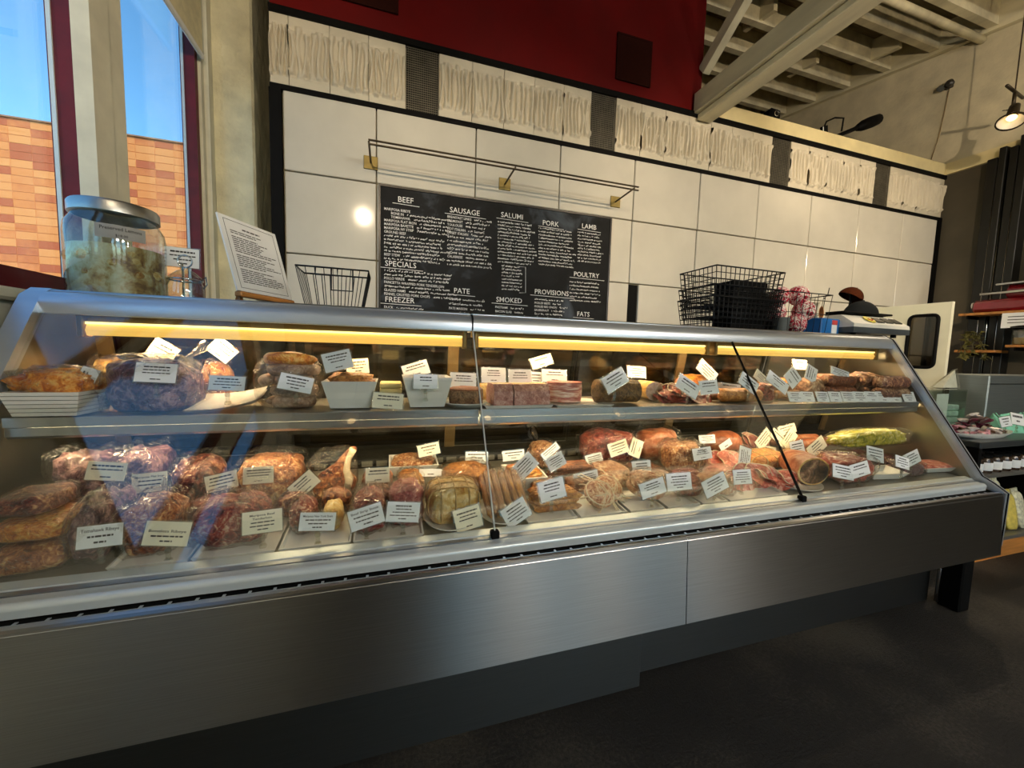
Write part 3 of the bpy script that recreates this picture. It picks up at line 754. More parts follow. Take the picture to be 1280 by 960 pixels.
def g_patties(o, w, d, h, rd, n=2):
    for k in range(n):
        R_ = d * .45 if d < w else w * .36
        cx = (k - (n - 1) / 2) * (w - 2 * R_) / max(1, n - 1); tilt = math.radians(38)
        T = Matrix.Translation((cx, (.02 if k % 2 else -.02), R_ * .62 + .004)) @ Matrix.Rotation(tilt, 4, 'X')
        pt = MB(); pt.lathe([(0, .016), (R_ * .6, .016), (R_ * .9, .011), (R_, 0), (R_ * .9, -.011), (R_ * .6, -.016), (0, -.016)], 22, T)
        pb = pt.build('patty', MT['fresh'], o, True)
        lc = MB()
        for j in range(5):
            a = rd.uniform(0, PI); off = rd.uniform(-.6, .6) * R_; pts = []
            for i in range(9):
                s = (i / 8 - .5) * 2 * math.sqrt(max(.01, R_ * R_ - off * off)) * .96
                x = s * math.cos(a) - off * math.sin(a); y = s * math.sin(a) + off * math.cos(a)
                rr = math.hypot(x, y) / R_; zz = .0165 if rr < .6 else .0165 - (rr - .6) / .4 * .014
                pts.append(T @ Vector((x + .1 * R_ * math.sin(i * 1.1 + j), y + .1 * R_ * math.cos(i * 1.3 + j), zz)))
            lc.tube(pts, .0022, 5)
        rim = [T @ Vector((R_ * .93 * math.cos(q), R_ * .93 * math.sin(q), .011)) for q in [k2 * PI / 10 for k2 in range(20)]]
        lc.tube(rim, .0025, 5, True)
        lc.build('caul_fat', MT['lace'], pb, True)
def g_roast(o, w, d, h, rd, mat='yellow', netx=3, nety=3, wrap=True):
    blobmesh(w * .93, d * .93, h * .93, rd, .07, 1, .62).build('meat', MT[mat], o, True)
    m_ = MB()
    def pt(u, fi, ax):
        c = abs(math.cos(fi)) ** .62 * (1 if math.cos(fi) > 0 else -1); s = abs(math.sin(fi)) ** .62 * (1 if math.sin(fi) > 0 else -1)
        return (u * w * .44, c * d * .475, h * .47 + s * h * .475) if ax else (c * w * .475, u * d * .44, h * .47 + s * h * .475)
    for ax, nn in ((1, netx), (0, nety)):
        for k in range(nn):
            u = (k + .5) / nn * 2 - 1; sc = (1 - abs(u) ** 5 * .2)
            pts = [pt(u * .85, PI * 2 * i / 24, ax) for i in range(24)]
            m_.tube(pts, .0024, 5, True)
    m_.build('string_net', MT['string'], o, True)
    if wrap: blobmesh(w * 1.02, d * 1.02, h * 1.04, rd, .06, 1.3, .65, 26, 13, .1).build('plastic_wrap', M_film, o, True)
def g_ham(o, w, d, h, rd):
    """half ham lying on its side, dark cut face turned to the glass"""
    T = Matrix.Translation((0, 0, h * .5)) @ Matrix.Rotation(math.radians(-16), 4, 'Z') @ Matrix.Rotation(PI / 2, 4, 'X')
    R_ = h * .5; L_ = w * .42
    pf = [(0, -L_), (R_ * .45, -L_ * .96), (R_ * .8, -L_ * .7), (R_ * .98, -L_ * .3), (R_ * 1.0, .1 * L_), (R_ * .98, .5 * L_)]
    Ts = T @ Matrix.Diagonal((1.12, 1, 1, 1))
    MB().lathe(pf, 28, Ts).build('rind', MT['skin'], o, True)
    MB().lathe([(R_ * .98, .5 * L_), (R_ * .90, .515 * L_), (R_ * .88, .512 * L_)], 28, Ts).build('fat_rim', MT['yellow'], o, True)
    MB().lathe([(R_ * .885, .512 * L_), (R_ * .5, .52 * L_), (0, .522 * L_)], 28, Ts).build('cut_face', MT['hamcut'], o, True)
def g_slices(o, w, d, h, rd, mat='pink', n=12, fat=True):
    """loosely folded thin slices in an overlapping heap"""
    for k in range(n):
        R_ = rd.uniform(.30, .42) * min(w, d * 1.3); a0 = rd.uniform(0, 6); fold = rd.uniform(.25, .9)
        lx = (k / (n - 1) - .5) * (w - R_ * 1.3); ly = rd.uniform(-.3, .3) * (d - R_); lz = h * (.25 + .55 * (1 - abs(2 * k / (n - 1) - 1)) * rd.uniform(.5, 1))
        T = Matrix.Translation((lx, ly, lz * .8)) @ Matrix.Rotation(rd.uniform(-.5, .5), 4, 'Z') @ Matrix.Rotation(rd.uniform(.35, .9), 4, 'X') @ Matrix.Rotation(rd.uniform(-.3, .3), 4, 'Y')
        V = []; Fc = []; NR, NA = 4, 20
        for i in range(NR + 1):
            for j in range(NA):
                a = 2 * PI * j / NA; rr = R_ * i / NR * (1 + .12 * math.sin(2 * a + a0))
                x, y = rr * math.cos(a), rr * .75 * math.sin(a)
                V.append((x, y, .16 * R_ * math.sin(x / R_ * 4 * fold + a0) * i / NR + .10 * R_ * math.sin(y / R_ * 5 + a0)))
        for i in range(NR):
            for j in range(NA):
                l = (j + 1) % NA; Fc.append((i * NA + j, i * NA + l, (i + 1) * NA + l, (i + 1) * NA + j))
        s = MB().add(V, Fc, T).build('slice', MT[mat], o, True)
        if fat:
            e = [T @ Vector(V[NR * NA + j]) for j in range(NA // 2 + 2)]
            MB().tube(e, .0022, 5).build('fat_edge', MT['lace'], s, True)
    # keep the heap on its base
def g_loaf(o, w, d, h, rd, mat='loafcut', crust='yellow', n=3):
    for k in range(n):
        a = -w / 2 + w * k / n + .002; b = -w / 2 + w * (k + 1) / n - .002; dd = rd.uniform(-.012, .012)
        P = [(x, y, z) for x in (a, b) for (y, z) in ((-d / 2, 0), (d / 2, 0), (-d / 2, h * .7), (d / 2, h * .7), (-d * .32, h), (d * .32, h))]
        s = MB().hull([(x, y + dd, z) for x, y, z in P]).build('slice', MT[mat], o)
        def fn(u, v_): 
            return (a + (b - a) * u, -d * .40 + dd + d * .8 * v_, h * (.86 + .17 * math.sin(PI * v_) ** .5) + .003 * noise.noise(Vector((u * 6, v_ * 6, k))))
        MB().grid(fn, 8, 9).build('topping', MT[crust], s, True)
def g_log(o, w, d, h, rd, mat='salami', n=3, tie=True, wrap=False):
    """stack of cured logs with pinched, tied ends"""
    rows = [n] if n < 3 else [n - n // 2, n // 2]
    r = min(h / (2 * len(rows) * .9), d / (2 * rows[0]))
    for k, m in enumerate(rows):
        for i in range(m):
            c = (i - (m - 1) / 2) * 2.04 * r; L_ = w * rd.uniform(.88, 1); yaw = rd.uniform(-.06, .06); pts = []; rr = []
            for j in range(15):
                u = j / 14 - .5; pts.append((u * L_, c + u * L_ * yaw, r + k * 1.75 * r)); e = .5 - abs(u)
                rr.append(r * (min(1, .22 + math.sqrt(max(0, e * 9))) * (1 + .04 * noise.noise(Vector((u * 9, i, k))))))
            lg = MB().tube(pts, rr, 12).build('salami', MT[mat], o, True)
            if tie:
                st = MB()
                for u in (-.47, .47): st.tube([(u * L_ , c + u * L_ * yaw + r * .45 * math.cos(q), r + k * 1.75 * r + r * .45 * math.sin(q)) for q in [z * PI / 5 for z in range(10)]], .002, 5, True)
                st.build('tie', MT['string'], lg, True)
    if wrap: blobmesh(w * 1.03, d * 1.03, h * 1.08, rd, .05, 1.2, .6, 26, 12, .1).build('plastic_wrap', M_film, o, True)
def g_bone(o, w, d, h, rd):
    """bone-in chop leaning upright"""
    T = Matrix.Rotation(math.radians(-22), 4, 'X')
    out = [(-.42, 0), (.30, 0), (.46, .18), (.5, .34), (.32, .5), (.34, .72), (.5, .95), (.42, 1.0), (.26, .92), (.0, .66), (-.3, .5), (-.5, .3)]
    P = []
    t_ = .03
    V = [(x * w, yy, z * h) for yy in (-t_, t_) for x, z in out]; n = len(out)
    m_ = MB().add([T @ Vector(v) + Vector((0, -.01, .004)) for v in V], [tuple(range(n)), tuple(range(n, 2 * n))[::-1]] + [(i, (i + 1) % n, n + (i + 1) % n, n + i) for i in range(n)])
    ob = m_.build('meat', MT['beefbr'], o, False)
    bv = ob.modifiers.new('round', 'BEVEL'); bv.width = .012; bv.segments = 2
    pts = [T @ Vector((x * w, -t_ - .008, z * h)) for x, z in ((.42, .93), (.3, .74), (.26, .52), (.34, .34), (.3, .1))]
    MB().tube(pts, [.012, .009, .010, .014, .010], 8).build('bone', MT['bone'], o, True)
    st = rd.getstate(); blobmesh(w * 1.05, .11, h * 1.02, rd, .1, 1.4, .6, 26, 13, .08).build('plastic_wrap', M_film, o, True)
def g_bacon(o, w, d, h, rd):
    MB().grid(lambda u, v_: ((math.cos(2 * PI * u) * .5 * (1 + .06 * math.sin(4 * PI * u))) * w * (1 if v_ in (0, 1) else 1.04), math.sin(2 * PI * u) * d * .5, h * v_), 26, 5, wrap=True).build('bacon_side', MT['bacon'], o, True)
    MB().grid(lambda u, v_: (math.cos(2 * PI * u) * .5 * w * v_, math.sin(2 * PI * u) * d * .5 * v_, h + .004 * (1 - v_)), 26, 4, wrap=True).build('bacon_top', MT['pink'], o, True)
def g_cake(o, w, d, h, rd):
    MB().lathe([(0, h), (w * .40, h * 1.0), (w * .455, h * .93), (w * .46, h * .86)], 28).build('glaze', MT['cakeside'], o, 40)
    MB().lathe([(w * .462, h * .86), (w * .47, h * .4), (w * .455, .002), (0, .002)], 28).build('body', MT['cake'], o, 40)

def dish(mb, w, d, h, fl=.8, t_=.006, curve=0):
    """rectangular open dish, flared"""
    O = lambda s, z, e=0: [(-w / 2 * s + e, -d / 2 * s + e, z), (w / 2 * s - e, -d / 2 * s + e, z), (w / 2 * s - e, d / 2 * s - e, z), (-w / 2 * s + e, d / 2 * s - e, z)]
    rings = [O(fl, 0), O(1, h), O(1, h, t_), O(fl, t_, t_ * .6)]
    V = [q for r_ in rings for q in r_]; Fc = [(3, 2, 1, 0), (12, 13, 14, 15)]
    for k in range(3):
        for i in range(4):
            j = (i + 1) % 4; Fc.append((k * 4 + i, k * 4 + j, k * 4 + 4 + j, k * 4 + 4 + i))
    return mb.add(V, Fc)
def plate(mb, w, d, h=.014):
    return mb.lathe([(0, .003), (.38, .003), (.46, h), (.5, h + .003), (.5, h), (.46, h - .004), (.38, 0), (0, 0)], 30, Matrix.Diagonal((w, d, 1, 1)))
TILT = math.atan(KD)

# ================================================================= GOODS: placing
SEED = [100]
def inside(px0, px1, py, y, d=0):
    """slide a spot towards the front until it clears the two end walls of the case"""
    for px, lim in ((px1, CX1 - .035), (px0, CX0 + .012)):
        x = at(px, py, y).x
        if (lim > 0 and x > lim) or (lim < 0 and x < lim): y = max(1.155 if d else 1.07, y * lim / x)
    return y
def put(fn, name, label, cat, px0, px1, pt, y, d, base='deck', group=None, rotz=0, hmin=.03, hmax=.3, lean=0, **kw):
    SEED[0] += 1; rd = random.Random(SEED[0])
    y = inside(px0, px1, pt, y, d)
    if base != 'shelf' and y < 1.19: y += .014; d *= .9      # front row stays clear of the leaning glass and the cards
    zb = zd(y) + .006 if base == 'deck' else (ZSH + .0055 if base == 'shelf' else base)
    pm = (px0 + px1) / 2; py = pt
    a, b = at(px0, pt, y), at(px1, pt, y); w = b.x - a.x; h = min(hmax, max(hmin, at(pm, pt, y).z - zb))
    o = thing(name, label, cat, ((a.x + b.x) / 2, y, zb), ((TILT if base == 'deck' else 0) + math.radians(lean), 0, math.radians(rotz)), group)
    if lean: o.location.z += d * .5 * math.sin(math.radians(lean))
    fn(o, w, d, h, rd, **kw); return o
def tray(label, px0, px1, y0, y1, h=.013, py=650, base='deck', fl=.94, group='white trays on the case deck', name='tray', rotz=0):
    yc = (y0 + y1) / 2; a, b = at(px0, py, y0), at(px1, py, y0)
    zb = zd(yc) + .0005 if base == 'deck' else ZSH + .0005
    o = thing(name, label, 'tray', ((a.x + b.x) / 2, yc, zb), (TILT if base == 'deck' else 0, 0, math.radians(rotz)), group)
    dish(MB(), b.x - a.x, y1 - y0, h, fl, .0045).build('tray_body', M_white, o, 40); return o
def plate_at(label, px0, px1, py, y, d, base='deck'):
    a, b = at(px0, py, y - d * .3), at(px1, py, y - d * .3); zb = zd(y) + .0005 if base == 'deck' else ZSH + .0005
    o = thing('plate', label, 'plate', ((a.x + b.x) / 2, y, zb), (TILT if base == 'deck' else 0, 0, 0))
    plate(MB(), b.x - a.x, d).build('plate_body', M_white, o, 40); return o

# ---- trays and plates on the deck
for lb, a, b, y0, y1 in (
    ('white tray under the brown boneless ribeye pack', 128, 232, 1.075, 1.27), ('white tray under the dark red tenderloin pack', 236, 343, 1.075, 1.27),
    ('white tray holding the round bone-in beef cut', 347, 438, 1.075, 1.27), ('white tray under the two red steak packs', 441, 530, 1.075, 1.27),
    ('white tray under the golden sausages', 660, 722, 1.075, 1.24), ('white tray under the lacy patties', 726, 784, 1.075, 1.24),
    ('white tray under the coarse coiled sausage', 788, 830, 1.075, 1.24), ('white tray under the dark red coiled sausage', 834, 874, 1.075, 1.24),
    ('white tray under the pale pork packs', 877, 908, 1.075, 1.24), ('white tray under the pink sliced ham', 911, 982, 1.075, 1.24)):
    tray(lb, a, b, y0, y1)
plate_at('round white plate under the string-tied yellow roast', 531, 600, 655, 1.165, .19)
plate_at('oval white plate under the long smoked sausages', 602, 657, 650, 1.165, .18)
plate_at('white plate under the cut ham', 986, 1032, 610, 1.165, .19)

# ---- deck, front row
K = put
K(g_pack, 'meat_pack', 'red and orange wrapped meat pack at the bottom of a stack of three', 'meat', 8, 106, 683, 1.15, .17, mat='beefbr', hmax=.062, sq=.5, hmin=.058, amp=.1)
K(g_pack, 'meat_pack', 'golden wrapped meat pack in the middle of a stack of three', 'meat', 10, 100, 640, 1.16, .16, base=zd(1.16) + .066, mat='orange', hmax=.055, hmin=.05, sq=.5, amp=.1)
K(g_pack, 'meat_pack', 'dark brown wrapped meat pack on top of a stack of three', 'meat', 8, 82, 618, 1.17, .15, base=zd(1.17) + .119, mat='beefdk', hmax=.055, hmin=.045, sq=.5, amp=.1)
K(g_pack, 'meat_bag', 'large clear bag of pinkish rib meat beside the three stacked packs', 'meat', 110, 158, 612, 1.20, .2, mat='purple', tail=(.10, .08, (0, -.02, .09), (.2, -.2, 1)))
K(g_pack, 'meat_pack', 'brown boneless ribeye pack behind the ribeye card', 'meat', 158, 232, 616, 1.17, .17, mat='beefbr', tail=(.08, .05, (0, .05, .1), (.3, .3, .8)))
K(g_pack, 'meat_bag', 'crinkled bag of dark red tenderloin meat', 'meat', 240, 340, 618, 1.17, .17, mat='beef')
K(g_pack, 'beef_cut', 'round dark red beef cut lying at the edge of its tray', 'meat', 362, 398, 620, 1.18, .14, mat='beef', sq=.95)
K(g_pack, 'beef_bone', 'pale bony end of beef on the tray by the round cut', 'meat', 404, 430, 625, 1.19, .12, mat='yellow', wrap=False, sq=.9)
K(g_pack, 'steak_pack', 'wrapped red steak behind the blue-lit steak card', 'meat', 441, 484, 612, 1.16, .16, mat='beef')
K(g_pack, 'steak_pack', 'wrapped marbled pink steak standing beside the yellow roast', 'meat', 486, 529, 598, 1.18, .15, mat='steak', sq=.6)
K(g_roast, 'tied_roast', 'pale yellow roast tied in a grid of string', 'meat', 532, 598, 598, 1.165, .17, mat='yellow')
K(g_links, 'sausage_pack', 'bag of long thin smoked sausages laid front to back', 'sausage', 603, 655, 600, 1.18, .20, mat='smoked', n=6, rows=2, axis='y', wrap=True, lean=24, hmax=.05)
K(g_links, 'sausage_pile', 'pile of golden sausages on a white tray', 'sausage', 662, 721, 612, 1.155, .15, base=zd(1.155) + .008, mat='gold', n=5, rows=3)
K(g_patties, 'patties', 'two round patties wrapped in white lacy fat', 'patty', 728, 780, 607, 1.15, .13, base=zd(1.15) + .008)
K(g_coil, 'coiled_sausage', 'large coil of coarse pale sausage in film', 'sausage', 782, 830, 592, 1.16, .15, base=zd(1.16) + .012, mat='fresh', turns=3.2, layers=2, lean=20, hmax=.06)
K(g_coil, 'coiled_sausage', 'coil of dark red sausage behind the white card', 'sausage', 834, 874, 603, 1.15, .13, base=zd(1.15) + .010, mat='dkcoil', turns=2.4, layers=2, lean=18, hmax=.055)
K(g_pack, 'meat_pack', 'pale wrapped pork pack between the dark coil and the pink ham', 'meat', 877, 908, 590, 1.16, .14, mat='fresh')
K(g_slices, 'ham_slices', 'heap of folded pink ham slices with white fat edges', 'ham', 910, 986, 580, 1.16, .15, mat='pink', n=13)
K(g_ham, 'cut_ham', 'half ham with rosy rind and dark cut face', 'ham', 975, 1032, 565, 1.17, .17)
K(g_pack, 'meat_bag', 'clear bag of pale pink sausage pieces beside the cut ham', 'meat', 1034, 1078, 566, 1.15, .15, mat='pink', amp=.2)
def g_dish(o, w, d, h, rd, fill=None, fl=.72, n=0):
    dish(MB(), w, d, h * (.72 if fill else 1), fl, .005).build('dish_body', M_white, o, 40)
    if fill:
        q = blobmesh(w * .82, d * .82, h * .5, rd, .22, 1.6, .6).build('food', MT[fill], o, True); q.location.z = h * .42
K(g_dish, 'flared_dish', 'empty white flared dish beside the small grey bag', 'dish', 1080, 1116, 588, 1.14, .11, rotz=-8, hmax=.05)
K(g_pack, 'meat_bag', 'small grey wrapped pack between the two white flared dishes', 'meat', 1116, 1143, 575, 1.15, .12, mat='purple')
K(g_dish, 'flared_dish', 'white flared dish of orange smoked fish slices', 'dish', 1144, 1188, 577, 1.15, .12, fill='pink', rotz=-6, hmax=.075)

# ---- deck, packs wedged between the front and middle rows
for a_, b_, pt_, mt_, lb_ in ((158, 214, 606, 'beefdk', 'flat dark pack wedged behind the brown ribeye pack'), (236, 296, 606, 'beef', 'flat red pack wedged behind the tenderloin bag'), (346, 388, 606, 'beefdk', 'dark pack wedged behind the round beef cut'), (402, 440, 606, 'beefbr', 'brown pack wedged behind the bony end of beef'), (446, 492, 602, 'beefdk', 'dark pack wedged behind the wrapped red steak'), (545, 596, 594, 'orange', 'amber pack wedged behind the string-tied roast'),
        (664, 700, 602, 'gold', 'golden pack wedged behind the golden sausages'), (706, 742, 600, 'brown', 'brown pack wedged behind the lacy patties'), (750, 786, 600, 'fresh', 'pale coarse pack wedged beside the large coil'), (800, 836, 594, 'pale', 'pale pack wedged behind the large coil'), (842, 872, 594, 'dkcoil', 'dark red pack wedged behind the dark coil'), (880, 914, 588, 'pink', 'rosy pack wedged behind the pale pork pack'), (1040, 1074, 576, 'purple', 'mauve pack wedged behind the bag of pale pink pieces'), (1084, 1112, 576, 'beef', 'red pack wedged behind the empty flared dish')):
    K(g_pack, 'meat_pack', lb_, 'meat', a_, b_, pt_, 1.27, .075, mat=mt_, hmax=.075, hmin=.05, amp=.12)
# ---- deck, middle row
K(g_pack, 'meat_bag', 'dark purple wrapped meat behind the large clear bag', 'meat', 78, 150, 556, 1.37, .16, mat='purple', tail=(.09, .06, (0, 0, .1), (0, 0, 1)))
K(g_pack, 'meat_bag', 'purple flat iron steak bag under the window reflection', 'meat', 156, 216, 552, 1.37, .16, mat='purple', tail=(.09, .06, (.02, 0, .1), (.2, 0, 1)))
K(g_pack, 'meat_bag', 'dark red wrapped meat next to the big marbled roast', 'meat', 220, 284, 567, 1.37, .17, mat='beefdk')
K(g_pack, 'marbled_roast', 'big brown marbled roast in a clear bag', 'meat', 296, 382, 564, 1.37, .19, mat='beefbr', amp=.12, tail=(.1, .05, (.1, 0, .11), (1, 0, .4)))
K(g_bone, 'bone_in_chop', 'tall bone-in rib chop leaning in a clear bag', 'meat', 390, 446, 560, 1.36, .1)
K(g_links, 'sausage_pile', 'dark sausages behind the small cream card', 'sausage', 452, 492, 590, 1.37, .15, mat='brown', n=3, rows=2)
K(g_pack, 'meat_pack', 'amber wrapped pack behind the yellow roast', 'meat', 497, 530, 588, 1.37, .14, mat='gold')
K(g_pack, 'bread_pack', 'tan crusty wrapped pack beyond the string-tied roast', 'meat', 552, 612, 578, 1.37, .16, mat='gold', amp=.2)
K(g_dish, 'orange_bowl', 'white dish of bright orange shredded meat', 'dish', 632, 676, 576, 1.345, .14, fill='orange', hmax=.075)
K(g_links, 'sausage_pile', 'short brown sausages stacked behind the golden ones', 'sausage', 684, 738, 578, 1.36, .15, mat='brown', n=3, rows=3)
K(g_pack, 'sausage_pack', 'pale coarse sausage pack behind the lacy patties', 'sausage', 742, 782, 579, 1.36, .15, mat='fresh', amp=.12)
K(g_pack, 'meat_bag', 'brown wrapped pack beyond the large coarse coil', 'meat', 786, 826, 590, 1.36, .15, mat='brown')
K(g_pack, 'nut_bag', 'bag with bright yellow bits above brown meat', 'meat', 830, 876, 550, 1.36, .13, mat='nuts', tail=(.06, .05, (0, 0, .1), (-.2, 0, 1)))
K(g_slices, 'ham_slices', 'pink meat slices behind the pale pork packs', 'ham', 880, 928, 570, 1.36, .15, mat='pink', n=9)
K(g_roast, 'tied_roast', 'orange brown glazed roast beyond the folded ham slices', 'meat', 930, 978, 563, 1.36, .15, mat='orange', wrap=False)
K(g_pack, 'meat_pack', 'orange wrapped pack just behind the cut ham', 'meat', 983, 1022, 562, 1.37, .14, mat='orange')
K(g_pack, 'sausage_pack', 'rosy sausage pack under the yellow pepper bag', 'meat', 1026, 1090, 565, 1.33, .12, mat='pink', hmax=.095)
K(g_pack, 'pepper_bag', 'long clear bag of yellow and green pickled peppers', 'peppers', 1037, 1128, 538, 1.31, .10, base=zd(1.3) + .09, mat='pepper', amp=.2, hmin=.08, hmax=.09)
# ---- deck, back row
K(g_dish, 'white_dish', 'shallow white dish of wrapped nuts near the rear doors', 'dish', 486, 546, 564, 1.52, .13, fill='nuts', hmax=.07)
K(g_pack, 'nut_bag', 'small clear bag of nuts near the rear doors', 'nuts', 660, 696, 550, 1.52, .11, mat='nuts')
K(g_pack, 'meat_bag', 'bag of purple red cured meat chunks piled at the back', 'meat', 727, 788, 534, 1.52, .15, mat='beef', amp=.14)
K(g_pack, 'ham_hock', 'glossy orange brown smoked hock piled at the back', 'meat', 796, 842, 533, 1.52, .13, mat='skin', amp=.14)
K(g_pack, 'whole_ham', 'smooth rosy ham with a red sliced face at the back', 'ham', 882, 924, 536, 1.53, .13, mat='skin', wrap=False, amp=.06, sq=.9)
K(g_slices, 'ham_slices', 'red cured slices beside the smooth rosy ham', 'ham', 926, 962, 536, 1.52, .13, mat='pink', n=8)
K(g_log, 'roast_log', 'long brown roasted logs stacked behind the cards', 'meat', 966, 1034, 524, 1.53, .12, mat='skin', n=2, tie=False)

# ---- shelf, left to right
def g_ribdish(o, w, d, h, rd):
    b = MB()
    for k in range(6):
        z0, z1 = h * .55 * k / 6, h * .55 * (k + .85) / 6; s0 = .78 + .2 * k / 6
        P = [(x * w / 2 * s, y * d / 2 * s, z) for z, s in ((z0, s0), (z1, s0 + .03)) for x in (-1, 1) for y in (-1, 1)]
        b.hull(P)
    b.build('ribbed_body', M_white, o)
    q = blobmesh(w * .9, d * .85, h * .55, rd, .3, 1.6, .6).build('food', MT['orange'], o, True); q.location.z = h * .45
    q = blobmesh(w * .98, d * .9, h * .62, rd, .35, 1.6, .6).build('plastic_wrap', M_film, o, True); q.location.z = h * .46
S_ = 'shelf'
K(g_ribdish, 'ribbed_dish', 'white ribbed dish of orange food in crinkled film', 'dish', 26, 124, 462, 1.37, .15, S_, hmax=.14)
K(g_pack, 'meat_bag', 'large clear bag of purple brown tongue-like meats', 'meat', 136, 250, 444, 1.37, .16, S_, mat='purple', amp=.14, tail=(.14, .07, (.07, .02, .15), (.8, .3, .7)), hmax=.2)
K(g_pack, 'paper_bag', 'yellowish crumpled bag behind the purple meats', 'bag', 118, 160, 444, 1.54, .1, S_, mat='yellow', hmax=.17)
K(g_pack, 'paper_bag', 'amber crumpled bag behind the empty curved platter', 'bag', 250, 292, 450, 1.54, .1, S_, mat='orange', hmax=.17)
o = thing('curved_platter', 'empty white platter with an upswept corner', 'platter', (at(284, 500, 1.36).x, 1.37, ZSH + .002))
w_ = at(322, 500, 1.36).x - at(240, 500, 1.36).x
MB().grid(lambda u, v_: ((u - .5) * w_, (v_ - .5) * .16, .008 + .035 * max(0, u - .25) ** 1.5 + .03 * v_ ** 2), 14, 8).build('platter_top', M_white, o, True)
MB().grid(lambda u, v_: ((u - .5) * w_, (v_ - .5) * .16, .002 + .033 * max(0, u - .25) ** 1.5 + .028 * v_ ** 2), 14, 8).build('platter_underside', M_white, o, True)
K(g_coil, 'sausage_stack', 'stack of fat pale sausages with orange casing on top', 'sausage', 320, 404, 446, 1.38, .17, S_, mat='pale', turns=1.25, layers=5, r=.0185, topmat='orange', hmax=.19)
K(g_dish, 'square_bowl', 'tall white square bowl of golden crackers', 'bowl', 406, 472, 462, 1.37, .15, S_, fill='gold', hmax=.13)
def g_blocks(o, w, d, h, rd):
    for k in range(4): MB().rbox(-w / 2, w / 2, -d / 2, d / 2, h * k / 4 + .0005, h * (k + 1) / 4 - .001, .004).build('block', MT['cheese'], o)
K(g_blocks, 'wrapped_blocks', 'stack of pale yellow wrapped blocks between the two square bowls', 'cheese', 475, 502, 477, 1.43, .10, S_, hmax=.1)
def g_bowl2(o, w, d, h, rd):
    dish(MB(), w, d, h, .70, .006).build('bowl_body', M_white, o, 40)
    for i, (a, b, m_) in enumerate(((-.2, -.12, 'crust'), (.2, -.1, 'brown'), (0, .22, 'gold'), (-.22, .22, 'cake'))):
        MB().lathe([(0, .03), (.028, .028), (.034, .016), (.034, 0), (0, 0)], 16, Matrix.Translation((a * w, b * d, h * .55))).build('small_tart', MT[m_], o, True)
K(g_bowl2, 'square_bowl', 'white square bowl of small round tarts', 'bowl', 503, 562, 470, 1.37, .15, S_, hmax=.105)
plate_at('white plate under the round brown pate', 556, 612, 512, 1.36, .16, 'shelf')
K(g_cake, 'round_pate', 'round coarse brown pate with glossy rust top', 'pate', 560, 605, 484, 1.36, .14, ZSH + .008)
tray('white tray under the three terrine slices', 606, 692, 1.285, 1.45, .01, 505, 'shelf', group='white trays on the case shelf')
K(g_loaf, 'terrine', 'pink terrine cut in three coarse slices', 'pate', 612, 682, 479, 1.36, .12, ZSH + .009, n=3)
K(g_pack, 'noodle_heap', 'heap of pale shredded strands beside the terrine', 'food', 600, 626, 476, 1.50, .1, S_, mat='yellow', wrap=False, amp=.3)
tray('large white tray under the bacon slab', 696, 768, 1.285, 1.5, .008, 505, 'shelf', group='white trays on the case shelf')
K(g_bacon, 'bacon_slab', 'slab of layered pink and white bacon', 'bacon', 684, 726, 477, 1.40, .12, ZSH + .011)
K(g_log, 'herbed_loaf', 'dark herb-crusted loaf in front of the card', 'meat', 740, 800, 477, 1.37, .12, S_, mat='crust', n=1, tie=False)
def g_mort(o, w, d, h, rd):
    T = Matrix.Translation((0, 0, h * .5)) @ Matrix.Rotation(math.radians(-8), 4, 'Z') @ Matrix.Rotation(PI / 2, 4, 'X')
    R_ = h * .5
    MB().lathe([(R_ * .6, -w * .75), (R_ * .95, -w * .65), (R_, 0), (R_, w * .42)], 26, T).build('casing', MT['yellow'], o, 50)
    MB().lathe([(R_, w * .42), (R_ * .94, w * .44), (0, w * .44)], 26, T).build('cut_face', MT['mort'], o, 50)
K(g_mort, 'mortadella', 'pale cut mortadella roll beside the dark loaf', 'meat', 796, 826, 476, 1.45, .1, S_)
K(g_slices, 'cured_ham', 'dark red cured ham slices on the shelf', 'ham', 824, 884, 472, 1.38, .14, S_, mat='beef', n=11, hmax=.09)
K(g_pack, 'baked_loaf', 'golden orange baked loaf behind the cured ham', 'meat', 846, 894, 466, 1.55, .1, S_, mat='orange', wrap=False, amp=.08)
K(g_log, 'salami_log', 'yellow brown sausage logs beside the cured ham', 'salami', 894, 944, 482, 1.36, .11, S_, mat='gold', n=2)
K(g_pack, 'cured_piece', 'short dark red cured piece next to the sausage logs', 'meat', 944, 962, 478, 1.38, .1, S_, mat='beef', wrap=False)
K(g_log, 'salami_log', 'mottled yellow salamis near the row of small cards', 'salami', 960, 994, 478, 1.42, .11, S_, mat='gold', n=3)
K(g_links, 'carrot_sausages', 'bright orange sausages laid at the back of the shelf', 'sausage', 948, 1004, 462, 1.56, .1, S_, mat='orange', n=2, rows=2)
K(g_pack, 'cured_piece', 'small wrinkled salami bundle behind the row of small cards', 'salami', 1000, 1024, 470, 1.45, .12, S_, mat='salami', wrap=False)
K(g_log, 'salami_log', 'brown salami hung with ties amid the row of small cards', 'salami', 1020, 1060, 464, 1.45, .13, S_, mat='brown', n=4)
K(g_log, 'salami_log', 'long golden salamis at the top of the pile', 'salami', 1006, 1084, 455, 1.57, .1, S_, mat='gold', n=3, hmax=.17, hmin=.14)
K(g_pack, 'cured_piece', 'wrinkled dark brown salami pieces in the pile', 'salami', 1060, 1098, 464, 1.43, .13, S_, mat='salami', wrap=False, amp=.2)
K(g_log, 'salami_log', 'long dark salamis near the steel end of the case', 'salami', 1086, 1126, 460, 1.52, .13, S_, mat='salami', n=4)

